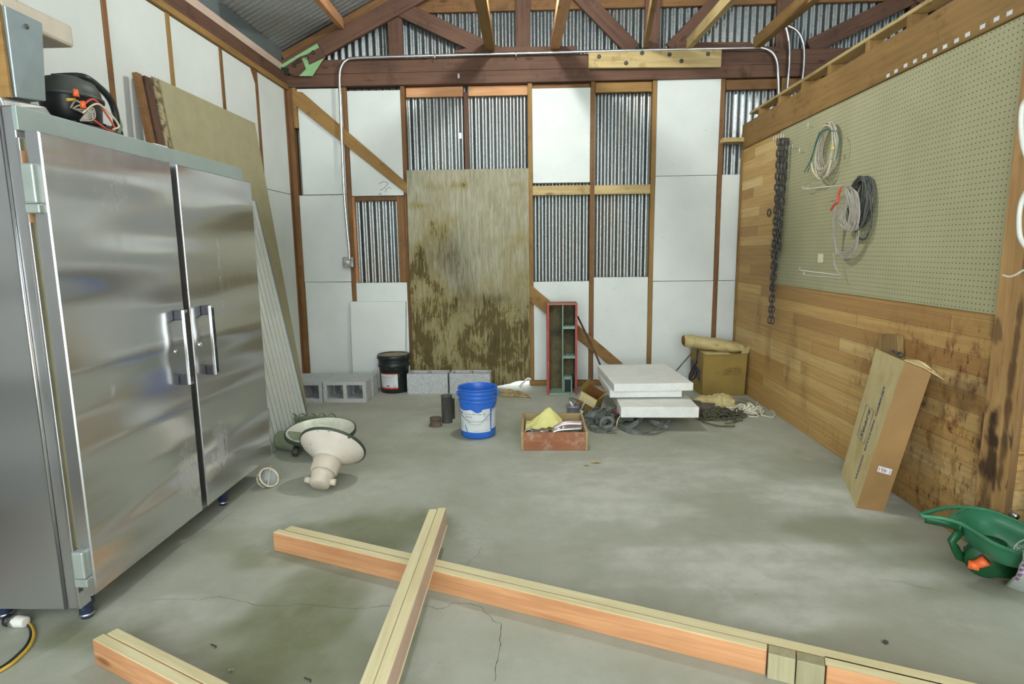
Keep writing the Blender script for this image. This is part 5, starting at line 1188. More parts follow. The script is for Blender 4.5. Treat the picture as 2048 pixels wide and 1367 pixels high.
for px in ([(1668, 262), (1645, 262), (1632, 290), (1622, 320), (1608, 345)], [(1660, 256), (1640, 268), (1628, 300), (1620, 322), (1612, 338)], [(1672, 260), (1679, 275), (1676, 300), (1672, 318)], [(1640, 262), (1630, 290), (1622, 325), (1615, 344)]):
    mb.tube(spline([ax(x, y, XR - .075) for x, y in px], 6), .003, 5)
mb.build('green_strands', 'wire_teal', t)
MB().tube(spline([ax(x, y, XR - .07) for x, y in ((1622, 320), (1628, 345), (1642, 358), (1655, 345), (1662, 320))], 6), .0075, 7, flat=.003).build('tape_strand', 'wire_cream', t)
MB().tube(spline([ax(x, y, XR - .06) for x, y in ((1655, 350), (1640, 364), (1626, 366), (1618, 370), (1615, 376), (1608, 374))], 6), .006, 7, flat=.003).build('loose_end', 'wire_cream', t)
MB().cbox(ax(1665, 296, XR - .085), (.012, .018, .02)).build('yellow_tape', plain('yellow_tape', srgb(222, 206, 90), .5), t)
t = empty('wire_coil', ax(1705, 400, XR - .05), 0, 'lower thick bundle of grey wire with dark coil and red tie on pegboard', 'wire coil')
mb = MB(); coil(mb, (1722, 400), .085, .13, 16, .0045, 3, XR - .045, .014, 0, .035); mb.build('dark_coil', 'wire_dark', t)
mb = MB(); rnd = random.Random(8)
for i in range(13):
    x0_ = 1684 + i * 1.8; mb.tube(spline([ax(1692 + rnd.uniform(-6, 8), 372, XR - .07), ax(x0_ + 8, 385 + rnd.uniform(-3, 3), XR - .1), ax(x0_ + 16 - i * .2, 425 + rnd.uniform(-5, 5), XR - .095), ax(x0_ + 8, 456 + rnd.uniform(-8, 6), XR - .09), ax(x0_ - 6, 452 + rnd.uniform(-8, 4), XR - .09), ax(1684 + rnd.uniform(-10, 6), 430 + rnd.uniform(-8, 8), XR - .09), ax(1694 + i, 400, XR - .08)], 5), .0038, 5)
mb.build('front_strands', 'wire_grey', t)
mb = MB()
for i in range(8):
    o1, o2 = rnd.uniform(-3, 3), rnd.uniform(-4, 4)
    mb.tube(spline([ax(1712 + o1, 440, XR - .08), ax(1716 + o1, 470, XR - .06), ax(1706 + o2, 500 + o1, XR - .05), ax(1688 + o2, 512 + 3 * o1, XR - .05), ax(1672 + o1 * .5, 498 + o2, XR - .055), ax(1667 + o1 * .6, 470, XR - .07), ax(1669 + o1, 430, XR - .08), ax(1674, 400, XR - .08)], 5), .0036, 5)
mb.build('lower_loop', 'wire_grey', t)
MB().tube(spline([ax(x, y, XR - .075) for x, y in ((1668, 470), (1672, 500), (1667, 525), (1676, 545), (1680, 551), (1672, 535), (1666, 505))], 6), .003, 5).build('hanging_end', 'wire_grey', t)
MB().tube(spline([ax(x, y, XR - .11) for x, y in ((1683, 374), (1677, 390), (1676, 403), (1668, 410), (1662, 420))], 5), .008, 6).build('red_tie', 'wire_red', t)
MB().tube(spline([ax(x, y, XR - .10) for x, y in ((1664, 402), (1680, 395), (1695, 391))], 5), .006, 6, flat=.004).build('strand_tie', 'wire_grey', t)
# white cords at the right edge
for px, lab in (([(2062, 190), (2046, 210), (2042, 245), (2046, 290), (2060, 330)], 'upper white cord loop at the right picture edge'), ([(2062, 370), (2044, 400), (2038, 440), (2042, 478), (2062, 505)], 'lower white cord loop at the right picture edge'), ([(2062, 536), (2045, 541), (2032, 549), (2018, 553), (2006, 550)], 'loose wavy end of white cord on the right post')):
    tag(MB().tube(spline([ax(x, y, XR - .12) for x, y in px], 7), .009 if 'end' not in lab else .004, 8).build('hanging_cable', 'white'), lab, 'cord', 'white cords on the right post')

# ------------------------------------------------------------------ refrigerator
FY0, FY1 = 1.965, 3.50; ZT_ = 1.842; FX = -1.66; DX = -1.60
t = empty('reach_in_refrigerator', V((-1.95, (FY0 + FY1) / 2, 0)), 0, 'large two door stainless steel reach-in refrigerator along the left wall', 'refrigerator')
XBk = -2.10
mb = MB().box((XBk, FY0 + .04, .095), (FX - .01, FY1, ZT_)); mb.build('cabinet_body', 'stainless_side', t)
# side skin with its stepped edges at the near end
mb = MB(); mb.box((XBk, FY0, .082), (FX - .05, FY0 + .041, ZT_ - .0)); mb.box((FX - .05, FY0 + .006, .082), (FX - .008, FY0 + .041, ZT_)); mb.build('side_panel', 'stainless_side', t, bevel=.004)
MB().tube([V((FX - .052, FY0 + .002, .085)), V((FX - .052, FY0 + .002, ZT_ - .002))], .006, 8).build('edge_bead', 'stainless_trim', t)
# front frame (stiles, head, sill)
mb = MB(); mb.box((FX - .012, FY0 + .004, .082), (FX, FY0 + .06, ZT_ - .1)); mb.build('near_stile', 'stainless_trim', t, bevel=.002)
MB().box((FX - .012, FY1 - .03, .1), (FX, FY1 + .0, ZT_ - .1)).build('far_stile', 'stainless_trim', t)
mb = MB(); mb.box((FX - .014, FY0 + .004, 1.765), (FX + .003, FY1, ZT_)); mb.build('head_panel', 'stainless_matt', t, bevel=.002)
mb = MB(); mb.box((FX - .014, FY0 + .06, .10), (FX + .006, FY1, .135)); mb.build('sill', 'stainless_matt', t, bevel=.002)
def door(ya, yb, name='door'):
    mb = MB(); za, zb = .135, 1.762; X_ = DX
    ny, nz2 = 44, 60
    mb.grid(lambda u, v: V((X_, ya + .004 + (yb - ya - .008) * u, za + .004 + (zb - za - .008) * v)), ny, nz2, False)
    mb.grid(lambda u, v: V((FX + .012, yb - (yb - ya) * u, za + (zb - za) * v)), 1, 1, False)
    # returns with rounded lip
    c_ = [(X_, ya + .004, za + .004), (X_, yb - .004, za + .004), (X_, yb - .004, zb - .004), (X_, ya + .004, zb - .004)]
    e_ = [(X_ - .005, ya, za), (X_ - .005, yb, za), (X_ - .005, yb, zb), (X_ - .005, ya, zb)]; b_ = [(FX + .012, ya, za), (FX + .012, yb, za), (FX + .012, yb, zb), (FX + .012, ya, zb)]
    mb.add(c_ + e_ + b_, [(i, (i + 1) % 4, 4 + (i + 1) % 4, 4 + i) for i in range(4)] + [(4 + i, 4 + (i + 1) % 4, 8 + (i + 1) % 4, 8 + i) for i in range(4)], False, 1)
    o = mb.build(name, ['stainless', 'stainless_trim'], t)
    MB().box((FX + .001, ya + .015, za + .015), (FX + .012, yb - .015, zb - .015)).build('gasket', plain('door_gasket', srgb(150, 142, 104), .6), o)
    return o
YM = 2.735
d1 = door(FY0 + .015, YM - .038); d2_ = door(YM + .012, FY1 - .03)
def smear(p):
    s = 0
    for (y_, z_, ry, rz, a) in ((2.18, .86, .02, .05, .9), (2.60, .36, .10, .13, .6), (2.9, .40, .09, .12, .6), (2.3, 1.6, .12, .1, .3), (3.05, 1.25, .01, .3, .45), (3.12, 1.3, .006, .3, .3), (2.66, .22, .05, .05, .6), (3.2, 1.0, .05, .02, .2)):
        d_ = ((p.y - y_) / ry) ** 2 + ((p.z - z_) / rz) ** 2; s = max(s, a * sstep(1.3, .3, d_ + .9 * fbm(p.y * 9, p.z * 9)))
    return s
set_attr(d1, 'stain', smear); set_attr(d2_, 'stain', smear)
mb = MB().box((FX - .004, YM - .05, .12), (FX + .008, YM + .03, 1.764)); mb.build('centre_mullion', 'steel_dark', t)
MB().box((DX - .002, YM + .0105, .136), (DX + .0012, YM + .0145, 1.760)).build('edge_trim', 'stainless_trim', t, bevel=.002)
def handle(yc_, parent, za=.775, zb=1.115):
    h = MB()
    h.box((DX + .035, yc_ - .014, za), (DX + .050, yc_ + .014, zb)); o = h.build('handle', 'stainless_trim', parent, bevel=.002)
    MB().box((DX + .0505, yc_ - .008, za + .012), (DX + .052, yc_ + .008, zb - .012)).build('grip_strip', 'dust_black', o)
    for z in (za, zb - .045): MB().box((DX + .001, yc_ - .016, z), (DX + .035, yc_ + .016, z + .045)).build('handle_mount', plain('dark_cast', srgb(62, 62, 70), .4, .4), o, bevel=.003)
    return o
handle(2.625, d1); handle(2.85, d2_)
MB().lathe([(.013, -.002), (.013, .006), (.008, .010), (0, .010)], 16, Matrix.Translation((DX, 2.80, .93)) @ Matrix.Rotation(PI / 2, 4, 'Y')).build('lock', 'chrome', d2_)
MB().lathe([(.010, -.002), (.010, .005), (0, .007)], 16, Matrix.Translation((DX, 2.60, .93)) @ Matrix.Rotation(PI / 2, 4, 'Y')).build('lock', 'chrome', d1)
def hinge(yc_, za, zb, parent, nm='hinge'):
    mb = MB(); mb.box((FX + .0, yc_ - .022, za + .03), (FX + .045, yc_ + .016, zb)); o = mb.build(nm, M['steel_zinc'], parent, bevel=.007)
    MB().box((FX + .0, yc_ - .022, za), (FX + .05, yc_ + .026, za + .03)).build('hinge_foot', M['steel_zinc'], o, bevel=.004)
    return o
M['steel_zinc'] = plain('cast_zinc', srgb(158, 168, 162), .45, .4, .06)
hinge(FY0 + .012, .175, .31, t)
o = hinge(FY0 + .012, 1.50, 1.66, t)
MB().box((FX - .001, FY0 + .003, 1.47), (FX + .003, FY0 + .055, 1.70)).build('hinge_recess', plain('exposed_board', srgb(172, 136, 100), .8), t)
for z in (1.5, .3): MB().box((FX, FY1 + .0, z), (FX + .05, FY1 + .012, z + .13)).build('hinge', M['steel_zinc'], t, bevel=.004)
def caster(x, y, blue=True):
    c_ = V((x, y, 0)); o = MB().lathe([(0, 0), (.020, 0), (.024, .012), (.022, .05), (.030, .055), (.031, .092), (0, .092)], 20, Matrix.Translation(c_)).build('adjustable_foot', M['foot_blue'], t)
    MB().lathe([(.0245, .012), (.026, .014), (.026, .018), (.0245, .02)], 20, Matrix.Translation(c_)).build('foot_ring', 'conduit', o)
M['foot_blue'] = speckle('blue_black_metal', srgb(44, 54, 82), srgb(120, 124, 140), .5, 26, .4)
caster(FX - .045, FY0 + .085); caster(FX - .045, 3.07); caster(-2.02, FY0 + .08); caster(-2.02, 3.42); caster(-2.02, 2.7)
# top equipment
t = empty('control_box', V((-1.72, 2.1, ZT_)), 0, 'shiny metal control box standing on the near end of the refrigerator', 'metal box')
pt = [ay(18, 52 / 2.926, 2.06), ay(74, 46, 2.06)]
mb = MB(); zb_ = ZT_ + .04
mb.hexa([(-1.90, 2.035, zb_), (-1.705, 2.035, zb_), (-1.685, 2.135, zb_ + .01), (-1.90, 2.135, zb_), (-1.90, 2.03, 2.165), (-1.70, 2.03, 2.165), (-1.672, 2.145, 2.150), (-1.90, 2.145, 2.165)])
mb.build('box_shell', plain('bright_sheet', srgb(168, 184, 188), .3, .7, .04), t, bevel=.003)
MB().hexa([(-1.98, 2.0, ZT_ + .001), (-1.72, 2.0, ZT_ + .001), (-1.68, 2.15, ZT_ + .001), (-1.98, 2.15, ZT_ + .001), (-1.98, 2.0, ZT_ + .035), (-1.73, 2.0, ZT_ + .035), (-1.70, 2.15, ZT_ + .035), (-1.98, 2.15, ZT_ + .035)]).build('base_plate', 'steel_dull', t, bevel=.004)
for f in (.12, .88):
    z = zb_ + .27 * f; MB().lathe([(0, .004), (.007, .004), (.009, 0)], 8, Matrix.Translation((-1.69 - .01 * (1 - f) + .006 * f, 2.09, z)) @ Matrix.Rotation(PI / 2, 4, 'Y')).build('screw', 'steel_dark', t)
MB().box((-1.90, 2.018, ZT_ + .036), (-1.712, 2.029, 2.168)).build('side_board', 'lumber_tan', t)
q = [ax(75, 40, -1.86), ax(148, 58, -1.86), ax(147, 90, -1.86), ax(75, 88, -1.86)]
mb = MB(); ya, yb = 2.18, ax(146, 60, -1.82).y; zc = ax(146, 75, -1.82).z
tag(MB().box((-2.25, 2.155, zc - .04), (-1.82, yb, zc + .045)).build('fan_cover', 'cast_cream', bevel=.012), 'beige metal fan cover sticking out behind the control box', 'cover')
MB().box((-2.2, 2.2, ZT_), (-2.1, 2.4, zc - .04)).build('cover_support', 'steel_dull', bpy.data.objects['fan_cover'])
# compressor
cx, cy, cz = -1.84, 2.46, ZT_
t = empty('compressor', V((cx, cy, cz)), 0, 'dusty black refrigeration compressor with tangled wires on top of refrigerator', 'compressor')
ds = Matrix.Translation((cx, cy, cz)) @ Matrix.Rotation(.25, 4, 'Z') @ Matrix.Diagonal((.95, 1.2, 1, 1))
MB().lathe([(0, .03), (.085, .03), (.1, .04), (.104, .10), (.108, .135)], 36, ds).build('lower_shell', 'black', t)
MB().lathe([(.108, .13), (.116, .132), (.116, .142), (.108, .146), (.105, .17), (.088, .2), (.05, .215), (0, .218)], 36, ds).build('upper_shell', plain('dusty_shell', srgb(84, 88, 84), .5, .1, .3, 5), t)
MB().box((cx - .09, cy - .13, cz + .001), (cx + .1, cy + .15, cz + .03)).build('base_plate', 'black', t, bevel=.004)
MB().tube(spline([V((cx - .05, cy - .02, cz + .215)), V((cx + .02, cy + .05, cz + .235)), V((cx + .02, cy + .14, cz + .22)), V((cx + .02, cy + .21, cz + .18)), V((cx + .02, cy + .235, cz + .11)), V((cx + .02, cy + .22, cz + .06)), V((cx + .03, cy + .13, cz + .055))], 6), .014, 10).build('suction_hose', 'rubber_black' if 'rubber_black' in M else 'dust_black', t)
MB().tube(spline([V((cx + .03, cy + .13, cz + .045)), V((cx + .03, cy + .19, cz + .03)), V((cx + .03, cy + .24, cz + .075)), V((cx + .02, cy + .235, cz + .13))], 6), .009, 8).build('pipe', 'motor_green', t)
mb = MB(); e0 = V((cx + .09, cy - .10, cz + .09))
for i in range(5): mb.tube(spline([e0 + V((.01, -.04 + .01 * i, -.02)), e0 + V((.025, .02 * i - .02, .01 - .012 * i)), e0 + V((.03, .05, -.04 + .01 * i)), e0 + V((.02, -.01, -.06))], 5), .0035, 5)
mb.build('grey_wires', 'wire_grey', t)
MB().tube(spline([e0 + V((.02, .0, -.01)), e0 + V((.03, .06, .035)), e0 + V((.03, .12, -.0)), e0 + V((.03, .17, -.055)), e0 + V((.03, .13, -.068)), e0 + V((.03, .05, -.045))], 6), .004, 6).build('red_wire', 'wire_red', t)
MB().tube(spline([e0 + V((.025, -.0, -.03)), e0 + V((.035, .07, .02)), e0 + V((.035, .14, .0)), e0 + V((.035, .19, -.04)), e0 + V((.035, .15, -.062))], 6), .004, 6).build('grey_wire', 'wire_cream', t)
for dy, dz in ((-.03, .035), (-.0, -.0)): MB().tube([e0 + V((.03, dy, dz - .012)), e0 + V((.03, dy, dz + .014))], [.011, .008], 8).build('wire_nut', 'orange_pl', t)
MB().tube([e0 + V((.03, -.08, .0)), e0 + V((.03, -.04, .01))], .006, 6).build('yellow_wire', 'yellow_cord', t)
MB().tube(spline([V((-1.84, 2.60, ZT_ + .10)), V((-1.84, 2.66, ZT_ + .06)), V((-1.84, 2.73, ZT_ + .1)), V((-1.84, 2.76, ZT_ + .04)), V((-1.80, 2.72, ZT_ + .005))], 6), .005, 6).build('loose_cable', 'black', t)
mb = MB()
for i in range(3): mb.tube([V((-2.0, 2.82 + .03 * math.cos(q) + .006 * i, ZT_ + .2 + .045 * math.sin(q))) for q in [2 * PI * j / 20 for j in range(20)]], .0015, 4, closed=True)
mb.build('wire_loops', 'wire_dark', t)
tag(MB().box((-1.9, 2.86, ZT_ + .001), (-1.76, 2.96, ZT_ + .035)).build('white_bracket', 'white', bevel=.003), 'small white bracket on refrigerator top right of compressor', 'bracket')

# ------------------------------------------------------------------ sheets leaning behind the refrigerator
def lean(name, px_b, px_t, ya, yb, xb, xt, zt, th_, mat, label, cat, z0=.0, zr=None, group=None):
    """sheet leaning on the left wall: bottom edge x=xb, top edge x=xt"""
    pts = [V((xb, ya, z0)), V((xb, yb, z0)), V((xt, yb, zr if zr else zt)), V((xt, ya, zt))]
    n_ = (pts[1] - pts[0]).cross(pts[2] - pts[0]).normalized() * th_
    if n_.x > 0: n_ = -n_
    fr_ = Matrix.Translation(pts[0])
    return tag(MB().prism(pts, n_).build(name, mat, None, True, .0015, fr_, seg=1), label, cat, group)
lean('hardboard_sheet', 0, 0, 3.80, 5.075, -1.985, -2.268, 2.42, .012, 'hardboard', 'large beige hardboard sheet leaning on the left wall behind the refrigerator', 'sheet')
names_ = ['rough edged board directly behind the beige hardboard', 'second rough edged board behind the beige hardboard', 'third rough edged board behind the beige hardboard', 'rearmost rough edged board of the stack on the left wall']
for i in range(4): lean('wallboard_sheet', 0, 0, 3.745 - .006 * (i % 2), 5.03, -1.999 - .0135 * i, -2.282 - .0135 * i, 2.425 - .012 * i, .012, 'hard_edge', 'white', 'sheet', group='stacked boards on left wall')['label'] = names_[i]
lean('wood_plank', 0, 0, 3.640, 3.70, -2.00, -2.262, 2.40, .045, 'lumber_red', 'dark reddish plank leaning beside the stacked boards', 'plank')
lean('wood_plank', 0, 0, 3.57, 3.615, -1.99, -2.265, 2.40, .03, 'lumber_brown', 'outer grey brown plank leaning left of the reddish one', 'plank')
# white ribbed steel sheet in front of the hardboard
P0, P1 = V((-1.84, 4.575, .02)), V((-2.02, 4.575, 0)); 
mb = MB(); yb_ = 4.60; ya_ = 3.70; xb_, xt_ = -1.80, -2.10; zt2 = 1.75; N = 48
prof = []
for i in range(13):
    y_ = yb_ - .004 - .066 * i; prof += [(y_, 0), (y_ - .058, 0), (y_ - .060, -.009), (y_ - .064, -.009)]
N = len(prof) - 1
vs = [];
for z in (0, 1):
    for y_, off in prof: vs.append(V((xb_ + (xt_ - xb_) * z + off * .97, y_, .003 + zt2 * z + off * .1)))
for i in range(N): mb.add([vs[i], vs[i + 1], vs[N + 2 + i], vs[N + 1 + i]], [(0, 1, 2, 3)], False, 1 if prof[i][1] + prof[i + 1][1] < -.001 else 0)  # groove faces get a darker steel that paints in their shade
sh = empty('ribbed_steel_sheet', V((xb_, yb_, 0)), 0, 'white ribbed steel sheet leaning right behind the refrigerator', 'sheet')
mb.build('ribbed_face', ['white_steel', 'steel_dull'], sh)
yb3 = 4.69
MB().hexa([(xb_ - .004, yb_ - .005, 0), (xb_ - .03, yb3, 0.02), (xb_ - .035, yb3, 0.02), (xb_ - .01, yb_ - .005, 0), (xt_ - .004, yb_ - .005, zt2), (xt_ - .03, yb3, zt2), (xt_ - .035, yb3, zt2), (xt_ - .01, yb_ - .005, zt2)]).build('zinc_edge', 'spangle', sh)
MB().hexa([(xb_ - .03, ya_, 0), (xb_ - .03, yb_, 0), (xb_ - .036, yb_, 0), (xb_ - .036, ya_, 0), (xt_ - .03, ya_, zt2), (xt_ - .03, yb_, zt2), (xt_ - .036, yb_, zt2), (xt_ - .036, ya_, zt2)]).build('backing', 'white_steel', sh)
# ------------------------------------------------------------------ lamp shades, motor and guard on the floor
def shade_axis(c_, d_):   # local z towards d_
    z = V(d_).normalized(); x = z.orthogonal().normalized(); y = z.cross(x); m_ = Matrix((x, y, z)).transposed().to_4x4(); m_.translation = c_; return m_
ctr = V((-1.155, 3.72, .155)); dm = shade_axis(ctr, (-.10, .62, .46))     # open side away from camera, neck to camera
t = empty('high_bay_lamp', ctr, 0, 'cream high bay lamp with chipped dish and ballast can lying on the floor', 'lamp shade')
ax_ = V((.09, .77, .63)).normalized(); ctr = fl(664, 897, .202); dm = shade_axis(ctr, ax_) @ Matrix.Scale(.86, 4)
RR = .225
MB().lathe([(.075, -.12), (.085, -.10), (.11, -.075), (.16, -.04), (.205, -.008), (RR, .012), (RR + .004, .02), (RR - .004, .022), (.2, .0), (.15, -.032), (.1, -.068), (.06, -.095), (0, -.1)], 56, dm).build('dish', 'enamel_chip', t)
MB().lathe([(RR - .002, .008), (RR + .006, .012), (RR + .006, .026), (RR - .004, .026)], 56, dm).build('rim', 'rim_green', t)
MB().lathe([(.0, -.19), (.082, -.19), (.09, -.185), (.094, -.12), (.10, -.10), (.08, -.075)], 36, dm).build('neck', 'cast_cream', t)
MB().lathe([(0, -.285), (.06, -.285), (.068, -.278), (.07, -.22), (.077, -.215), (.079, -.185), (0, -.18)], 36, dm).build('ballast_can', 'cast_cream', t)
for s in (-1, 1):
    a_ = dm @ V((0, 0, -.25)); sd = V((1, .15, 0)).normalized() * s; sd = (sd - (dm.to_3x3() @ V((0, 0, 1))) * sd.dot(dm.to_3x3() @ V((0, 0, 1)))).normalized()
    MB().tube([a_ + sd * .055, a_ + sd * .088], .019, 12).build('knob', 'cast_cream', t, )
ctr = V((-1.475, 3.98, .145)); dm = shade_axis(ctr, (.02, -.10, 1))
t = empty('high_bay_lamp', ctr, 0, 'white enamel lamp dish lying face up behind the cream lamp', 'lamp shade')
RR = .235
MB().lathe([(RR, .0), (RR + .003, -.006), (.2, -.035), (.15, -.07), (.1, -.1), (.07, -.13), (.055, -.14), (.05, -.135), (.09, -.095), (.15, -.055), (.205, -.02), (RR - .006, .002)], 56, dm).build('dish', 'enamel', t)
MB().lathe([(RR - .003, .004), (RR + .004, .002), (RR + .004, -.022), (RR - .008, -.028)], 56, dm).build('rim', 'rim_green', t)
MB().lathe([(.0, -.14), (.05, -.14), (.052, -.12), (.0, -.1)], 24, dm).build('socket', 'motor_green', t)
# green motor, wire guard rack
mc = V((-1.68, 3.95, .075))
t = empty('electric_motor', mc, 0, 'dusty green electric motor on the floor at the far end of the refrigerator', 'motor')
MB().tube([mc + V((-.09, .03, .0)), mc + V((.07, -.02, .0))], .066, 24).build('motor_body', 'motor_green', t, bevel=.008)
MB().tube([mc + V((.06, -.06, -.03)), mc + V((.08, -.13, -.045))], .022, 14).build('shaft_hub', 'steel_dark', t)
gc = V((-1.70, 4.42, .0)); mb = MB()
for i in range(6):
    x = -1.93 + i * .075; mb.tube(spline([V((x, 4.36, .006)), V((x - .004, 4.34, .11)), V((x + .015, 4.35, .15)), V((x + .035, 4.38, .148)), V((x + .045, 4.42, .10)), V((x + .045, 4.44, .006))], 5), .006, 6)
for z in (.03, .075, .12): mb.tube([V((-1.95, 4.352, z)), V((-1.52, 4.352, z))], .004, 6)
mb.box((-1.95, 4.37, .01), (-1.53, 4.40, .125))
tag(mb.build('wire_rack', 'motor_green'), 'dusty greenish wire finned rack under the white ribbed sheet', 'rack')
gd = fl(535, 925); gcn = V((-1.56, 3.33, .055)); t = empty('wire_guard', gcn, 0, 'white wire lamp guard lying beside the far corner of refrigerator', 'wire guard')
dm = shade_axis(gcn, (.55, -.25, .35)); mb = MB()
for r_, z in ((.055, 0), (.045, -.045), (.02, -.075)): mb.tube([dm @ V((r_ * math.cos(q), r_ * 1.1 * math.sin(q), z)) for q in [2 * PI * j / 26 for j in range(26)]], .004 if z else .006, 6, closed=True)
for i in range(4):
    q = PI * i / 4; mb.tube(spline([dm @ V((r_ * math.cos(q) * s, r_ * 1.1 * math.sin(q) * s, z)) for r_, z, s in ((.055, 0, 1), (.045, -.045, 1), (.0, -.085, 1), (.045, -.045, -1), (.055, 0, -1))], 4), .0025, 5)
mb.tube([dm @ V((.075, 0, 0)), dm @ V((-.06, 0, 0))], .003, 5)
mb.build('guard_wire', 'wire_cream', t)
MB().lathe([(.0, -.07), (.025, -.06), (.045, -.03), (.05, 0)], 24, dm).build('glass_bowl', plain('cloudy_glass', srgb(170, 176, 172), .3), t)

# ------------------------------------------------------------------ extension cord at the lower left
pc = [fl(x, y, .008) for x, y in ((45, 1240), (62, 1250), (68, 1268), (60, 1290), (40, 1312), (15, 1332), (-20, 1350), (-80, 1372))]
t = empty('extension_cord', pc[0], 0, 'yellow and black extension cord with white plug at lower left', 'cord')
MB().tube(spline(pc, 6), .006, 8).build('cord', 'yellow_cord', t)
MB().tube(spline([p + V((-.016, .006, -.002)) for p in pc], 6), .006, 8).build('black_cord', 'black', t)
a_, b_ = fl(22, 1240, .022), fl(52, 1243, .022)
MB().tube([a_, a_.lerp(b_, .3), a_.lerp(b_, .35), b_], [.016, .02, .023, .019], 14).build('plug', 'white', t, bevel=.002)
MB().tube([a_.lerp(b_, -.25), a_], .022, 14).build('socket_end', 'black', t)
MB().tube([a_.lerp(b_, .12), a_.lerp(b_, .42)], .0236, 14).build('grey_band', 'steel_dull', t)

# ------------------------------------------------------------------ broadcast spreader
XS = XR - .0
t = empty('hand_spreader', V((1.8, 2.3, 0)), 0, 'green plastic hand spreader with orange crank on the floor at right', 'spreader')
# hopper: an oval tub with handle loop to the left/back
HZ = .245
rim_o = [fl(x, y, HZ) for x, y in ((1842, 1030), (1872, 1019), (1905, 1014), (1940, 1015), (1975, 1020), (2010, 1032), (2045, 1048), (2080, 1066), (2090, 1090), (2075, 1108), (2045, 1106), (2015, 1098), (1980, 1082), (1945, 1060), (1915, 1044), (1880, 1035))]
MB().tube(spline(rim_o, 4, True), .0085, 8, closed=True).build('hopper_rim', M['green_rim'] if 'green_rim' in M else 'green_pl', t)
hop = [fl(x, y, HZ) for x, y in ((1938, 1018), (1975, 1021), (2010, 1033), (2045, 1049), (2080, 1067), (2090, 1090), (2075, 1107), (2045, 1105), (2015, 1097), (1980, 1081), (1945, 1059), (1918, 1042), (1912, 1030))]
hop = spline(hop, 3, True); cen = sum(hop, V()) / len(hop); mb = MB(); n_ = len(hop); vs = []
for s_, dz in ((1, 0), (.88, -.045), (.72, -.085), (.5, -.10), (0.02, -.105)):
    for p_ in hop: q_ = cen.lerp(p_, s_); q_.z = HZ + dz; vs.append(q_)
mb.add(vs, [(j * n_ + i, j * n_ + (i + 1) % n_, (j + 1) * n_ + (i + 1) % n_, (j + 1) * n_ + i) for j in range(4) for i in range(n_)], True)
o = mb.build('hopper', 'green_pl', t); s_ = o.modifiers.new('s', 'SOLIDIFY'); s_.thickness = .005
# bridge deck behind the hopper, handle underside
MB().prism([fl(x, y, HZ - .002) for x, y in ((1912, 1030), (1938, 1018), (1928, 1016), (1900, 1030), (1903, 1038), (1918, 1042))], (0, 0, .006)).build('deck', 'green_pl', t)
MB().tube(spline([fl(x, y, HZ - .02) for x, y in ((1850, 1036), (1880, 1042), (1905, 1048), (1925, 1056))], 5), [.016] * 16, 10, flat=.02).build('hand_grip', 'green_dark', t)
# trigger arm
A1_ = fl(1925, 1056, HZ - .03); A2_ = fl(1903, 1082, .17); A3_ = fl(1918, 1110, .10); A4_ = fl(1940, 1120, .07)
MB().tube([A1_, A2_, A2_.lerp(A3_, .5), A3_, A4_], [.016, .014, .011, .011, .014], 10, flat=.02).build('trigger_arm', 'green_dark', t)
q = A1_.lerp(A2_, .55); MB().tube([q + V((.03, .0, .004)), q + V((.055, -.005, .012))], .008, 8).build('orange_lever', 'orange_pl', t)
# crank housing
hc = fl(1970, 1118, .105); hm = shade_axis(hc, (-.5, -.85, .1))
MB().lathe([(0, .02), (.062, .02), (.07, .012), (.072, -.02), (.06, -.03), (0, -.03)], 32, hm).build('gear_housing', 'green_dark', t)
MB().tube([hc + V((.02, .02, .0)), hc + V((.07, .0, -.045)), hc + V((.13, -.03, -.05))], [.05, .035, .022], 14).build('spreader_chute', 'green_dark', t)
MB().tube([hc + V((.05, .04, .06)), hc + V((.05, .04, .0))], .05, 14).build('neck', 'green_dark', t)
ca, cb_ = hm @ V((0, 0, .035)), fl(1945, 1127, .085)
MB().tube([ca + V((.0, 0, .01)), ca.lerp(cb_, .5), cb_], [.022, .019, .014], 12).build('crank_arm', 'orange_pl', t)
MB().tube([cb_ + V((-.018, -.0, -.0)), cb_ + V((.012, -.02, .0))], .018, 12).build('crank_knob', 'orange_pl', t)
# oval badge on the hopper side
bc = fl(2044, 1100, .19)
MB().box((1.86, 2.44, 0.0), (1.93, 2.5, .07)).build('leg', 'green_dark', t)
q = MB().prism([fl(x, y, HZ - .10) for x, y in ((1945, 1048), (1962, 1058), (1957, 1066), (1942, 1058))], (0, 0, .003)).build('white_tag', 'white', t)
def side_pt(px, py):   # on the hopper's camera-side wall plane
    a_, b_ = fl(2015, 1098, HZ), fl(2075, 1108, HZ); nrm_ = (b_ - a_).cross(V((0, 0, 1))).normalized(); nrm_ = (nrm_ + V((0, 0, -.25)) if nrm_.y < 0 else -nrm_ + V((0, 0, -.25))).normalized()
    o_ = a_ + nrm_ * .008; return hit(px, py, o_, nrm_)
ov = [side_pt(2048 + 20 * math.cos(q_), 1090 + 11 * math.sin(q_) - .35 * 20 * math.cos(q_)) for q_ in [2 * PI * j / 28 for j in range(28)]]
MB().tube(ov, .0022, 5, closed=True).build('oval_badge', 'white', t)
e1 = (side_pt(2060, 1086) - side_pt(2040, 1093)); e1.normalize()
lettering('lettering', 'Scotts', .03, lambda x, y: side_pt(2048, 1090) + e1 * x + V((0, 0, y)), 'white', t, .055)
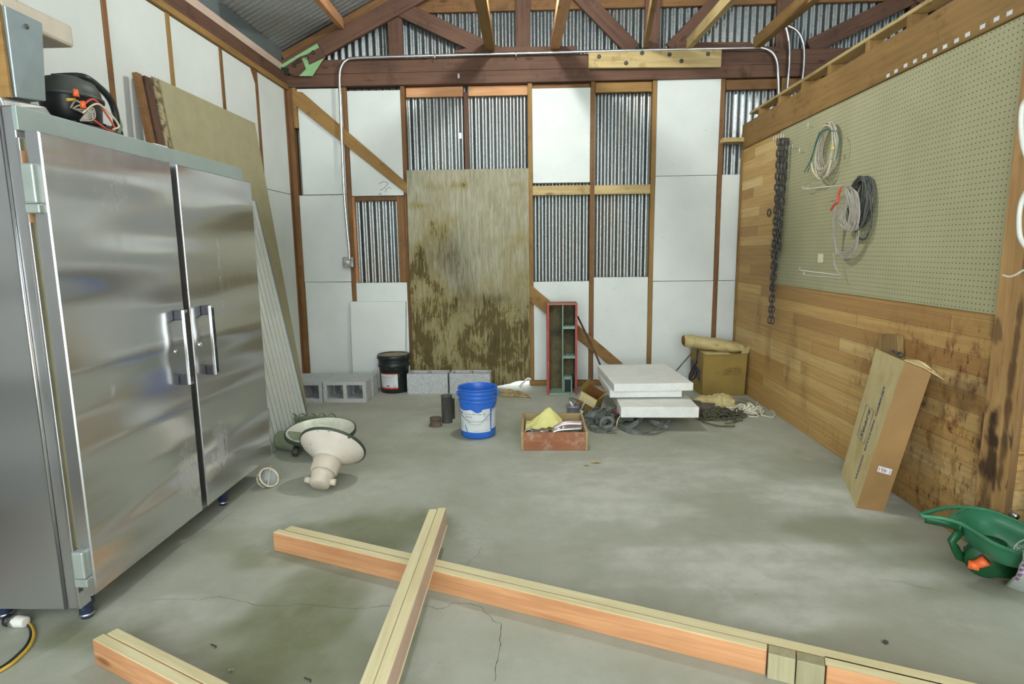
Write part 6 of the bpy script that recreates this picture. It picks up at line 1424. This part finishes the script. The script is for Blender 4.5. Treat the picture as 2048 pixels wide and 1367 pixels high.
# white sack at the right edge
t = empty('white_sack', fl(2060, 1180), 0, 'white plastic sack with purple print cut by the right edge', 'sack')
c0, c1_, c2_ = fl(2010, 1169), fl(2052, 1186), fl(2120, 1215)
def sk(u, v):
    base = c0.lerp(c2_, u); topp = fl(2052, 1078, .40) + V((.25 * u, -.05 * u, 0)) ; topp.z = .40
    p_ = base.lerp(topp, v); b_ = math.sin(PI * v) * .03 + .01 * fbm(u * 4, v * 4); return p_ + V((-.3, -1, 0)).normalized() * b_
mb = MB(); mb.grid(sk, 18, 18); mb.grid(lambda u, v: sk(u, v) + V((.14, .06, 0)) * (1 - v) ** .3 + V((.03, .03, 0)), 18, 18)
N1 = 19 * 19
for j in range(18): mb.f.append([j * 19, (j + 1) * 19, N1 + (j + 1) * 19, N1 + j * 19]); mb.sm.append(True); mb.mi.append(0)
mb.build('sack_body', 'white_steel', t)
mb = MB(); rnd = random.Random(3)
for i in range(7): p_ = sk(.0, .32 + .1 * i) + V((.004, .0, 0)); mb.tube([p_ + V((0, -.004, -.012)), p_ + V((.012, -.006, .0)), p_ + V((.004, -.006, .014))], .005, 5)
mb.build('purple_print', plain('purple_ink', srgb(132, 84, 140), .5), t)

# ------------------------------------------------------------------ ceiling lamp over the room, plus three unseen fill lamps added for brightness
def bulb_lamp(P, label):
    t = empty('ceiling_lamp', P, 0, label, 'ceiling lamp')
    MB().lathe([(.0, .035), (.03, .05), (.022, .10), (0, .11)], 24, Matrix.Translation(P)).build('socket', 'white', t)
    MB().lathe([(.16, .03), (.12, .075), (.05, .11), (.02, .12)], 40, Matrix.Translation(P)).build('lamp_shade', 'white_steel', t)
    MB().tube([P + V((0, 0, .11)), V((P.x, P.y, ROOF(P.x) - .01))], .008, 8).build('stem', 'steel_dull', t)
    o = MB().lathe([(0, .06), (.02, .055), (.03, .085)], 16, Matrix.Translation(P)).build('bulb', 'bulb', t)
bulb_lamp(LAMP1 + V((0, 0, .02)), 'lit ceiling lamp hanging just above the picture, over the middle of the room')
bulb_lamp(FILL_LAMP2 + V((0, 0, .02)), 'unseen fill lamp added above the camera')
bulb_lamp(FILL_LAMP3 + V((0, 0, .02)), 'unseen fill lamp added behind the camera')
bulb_lamp(FILL_LAMP4 + V((0, 0, .02)), 'unseen fill lamp added beyond the plank partition')
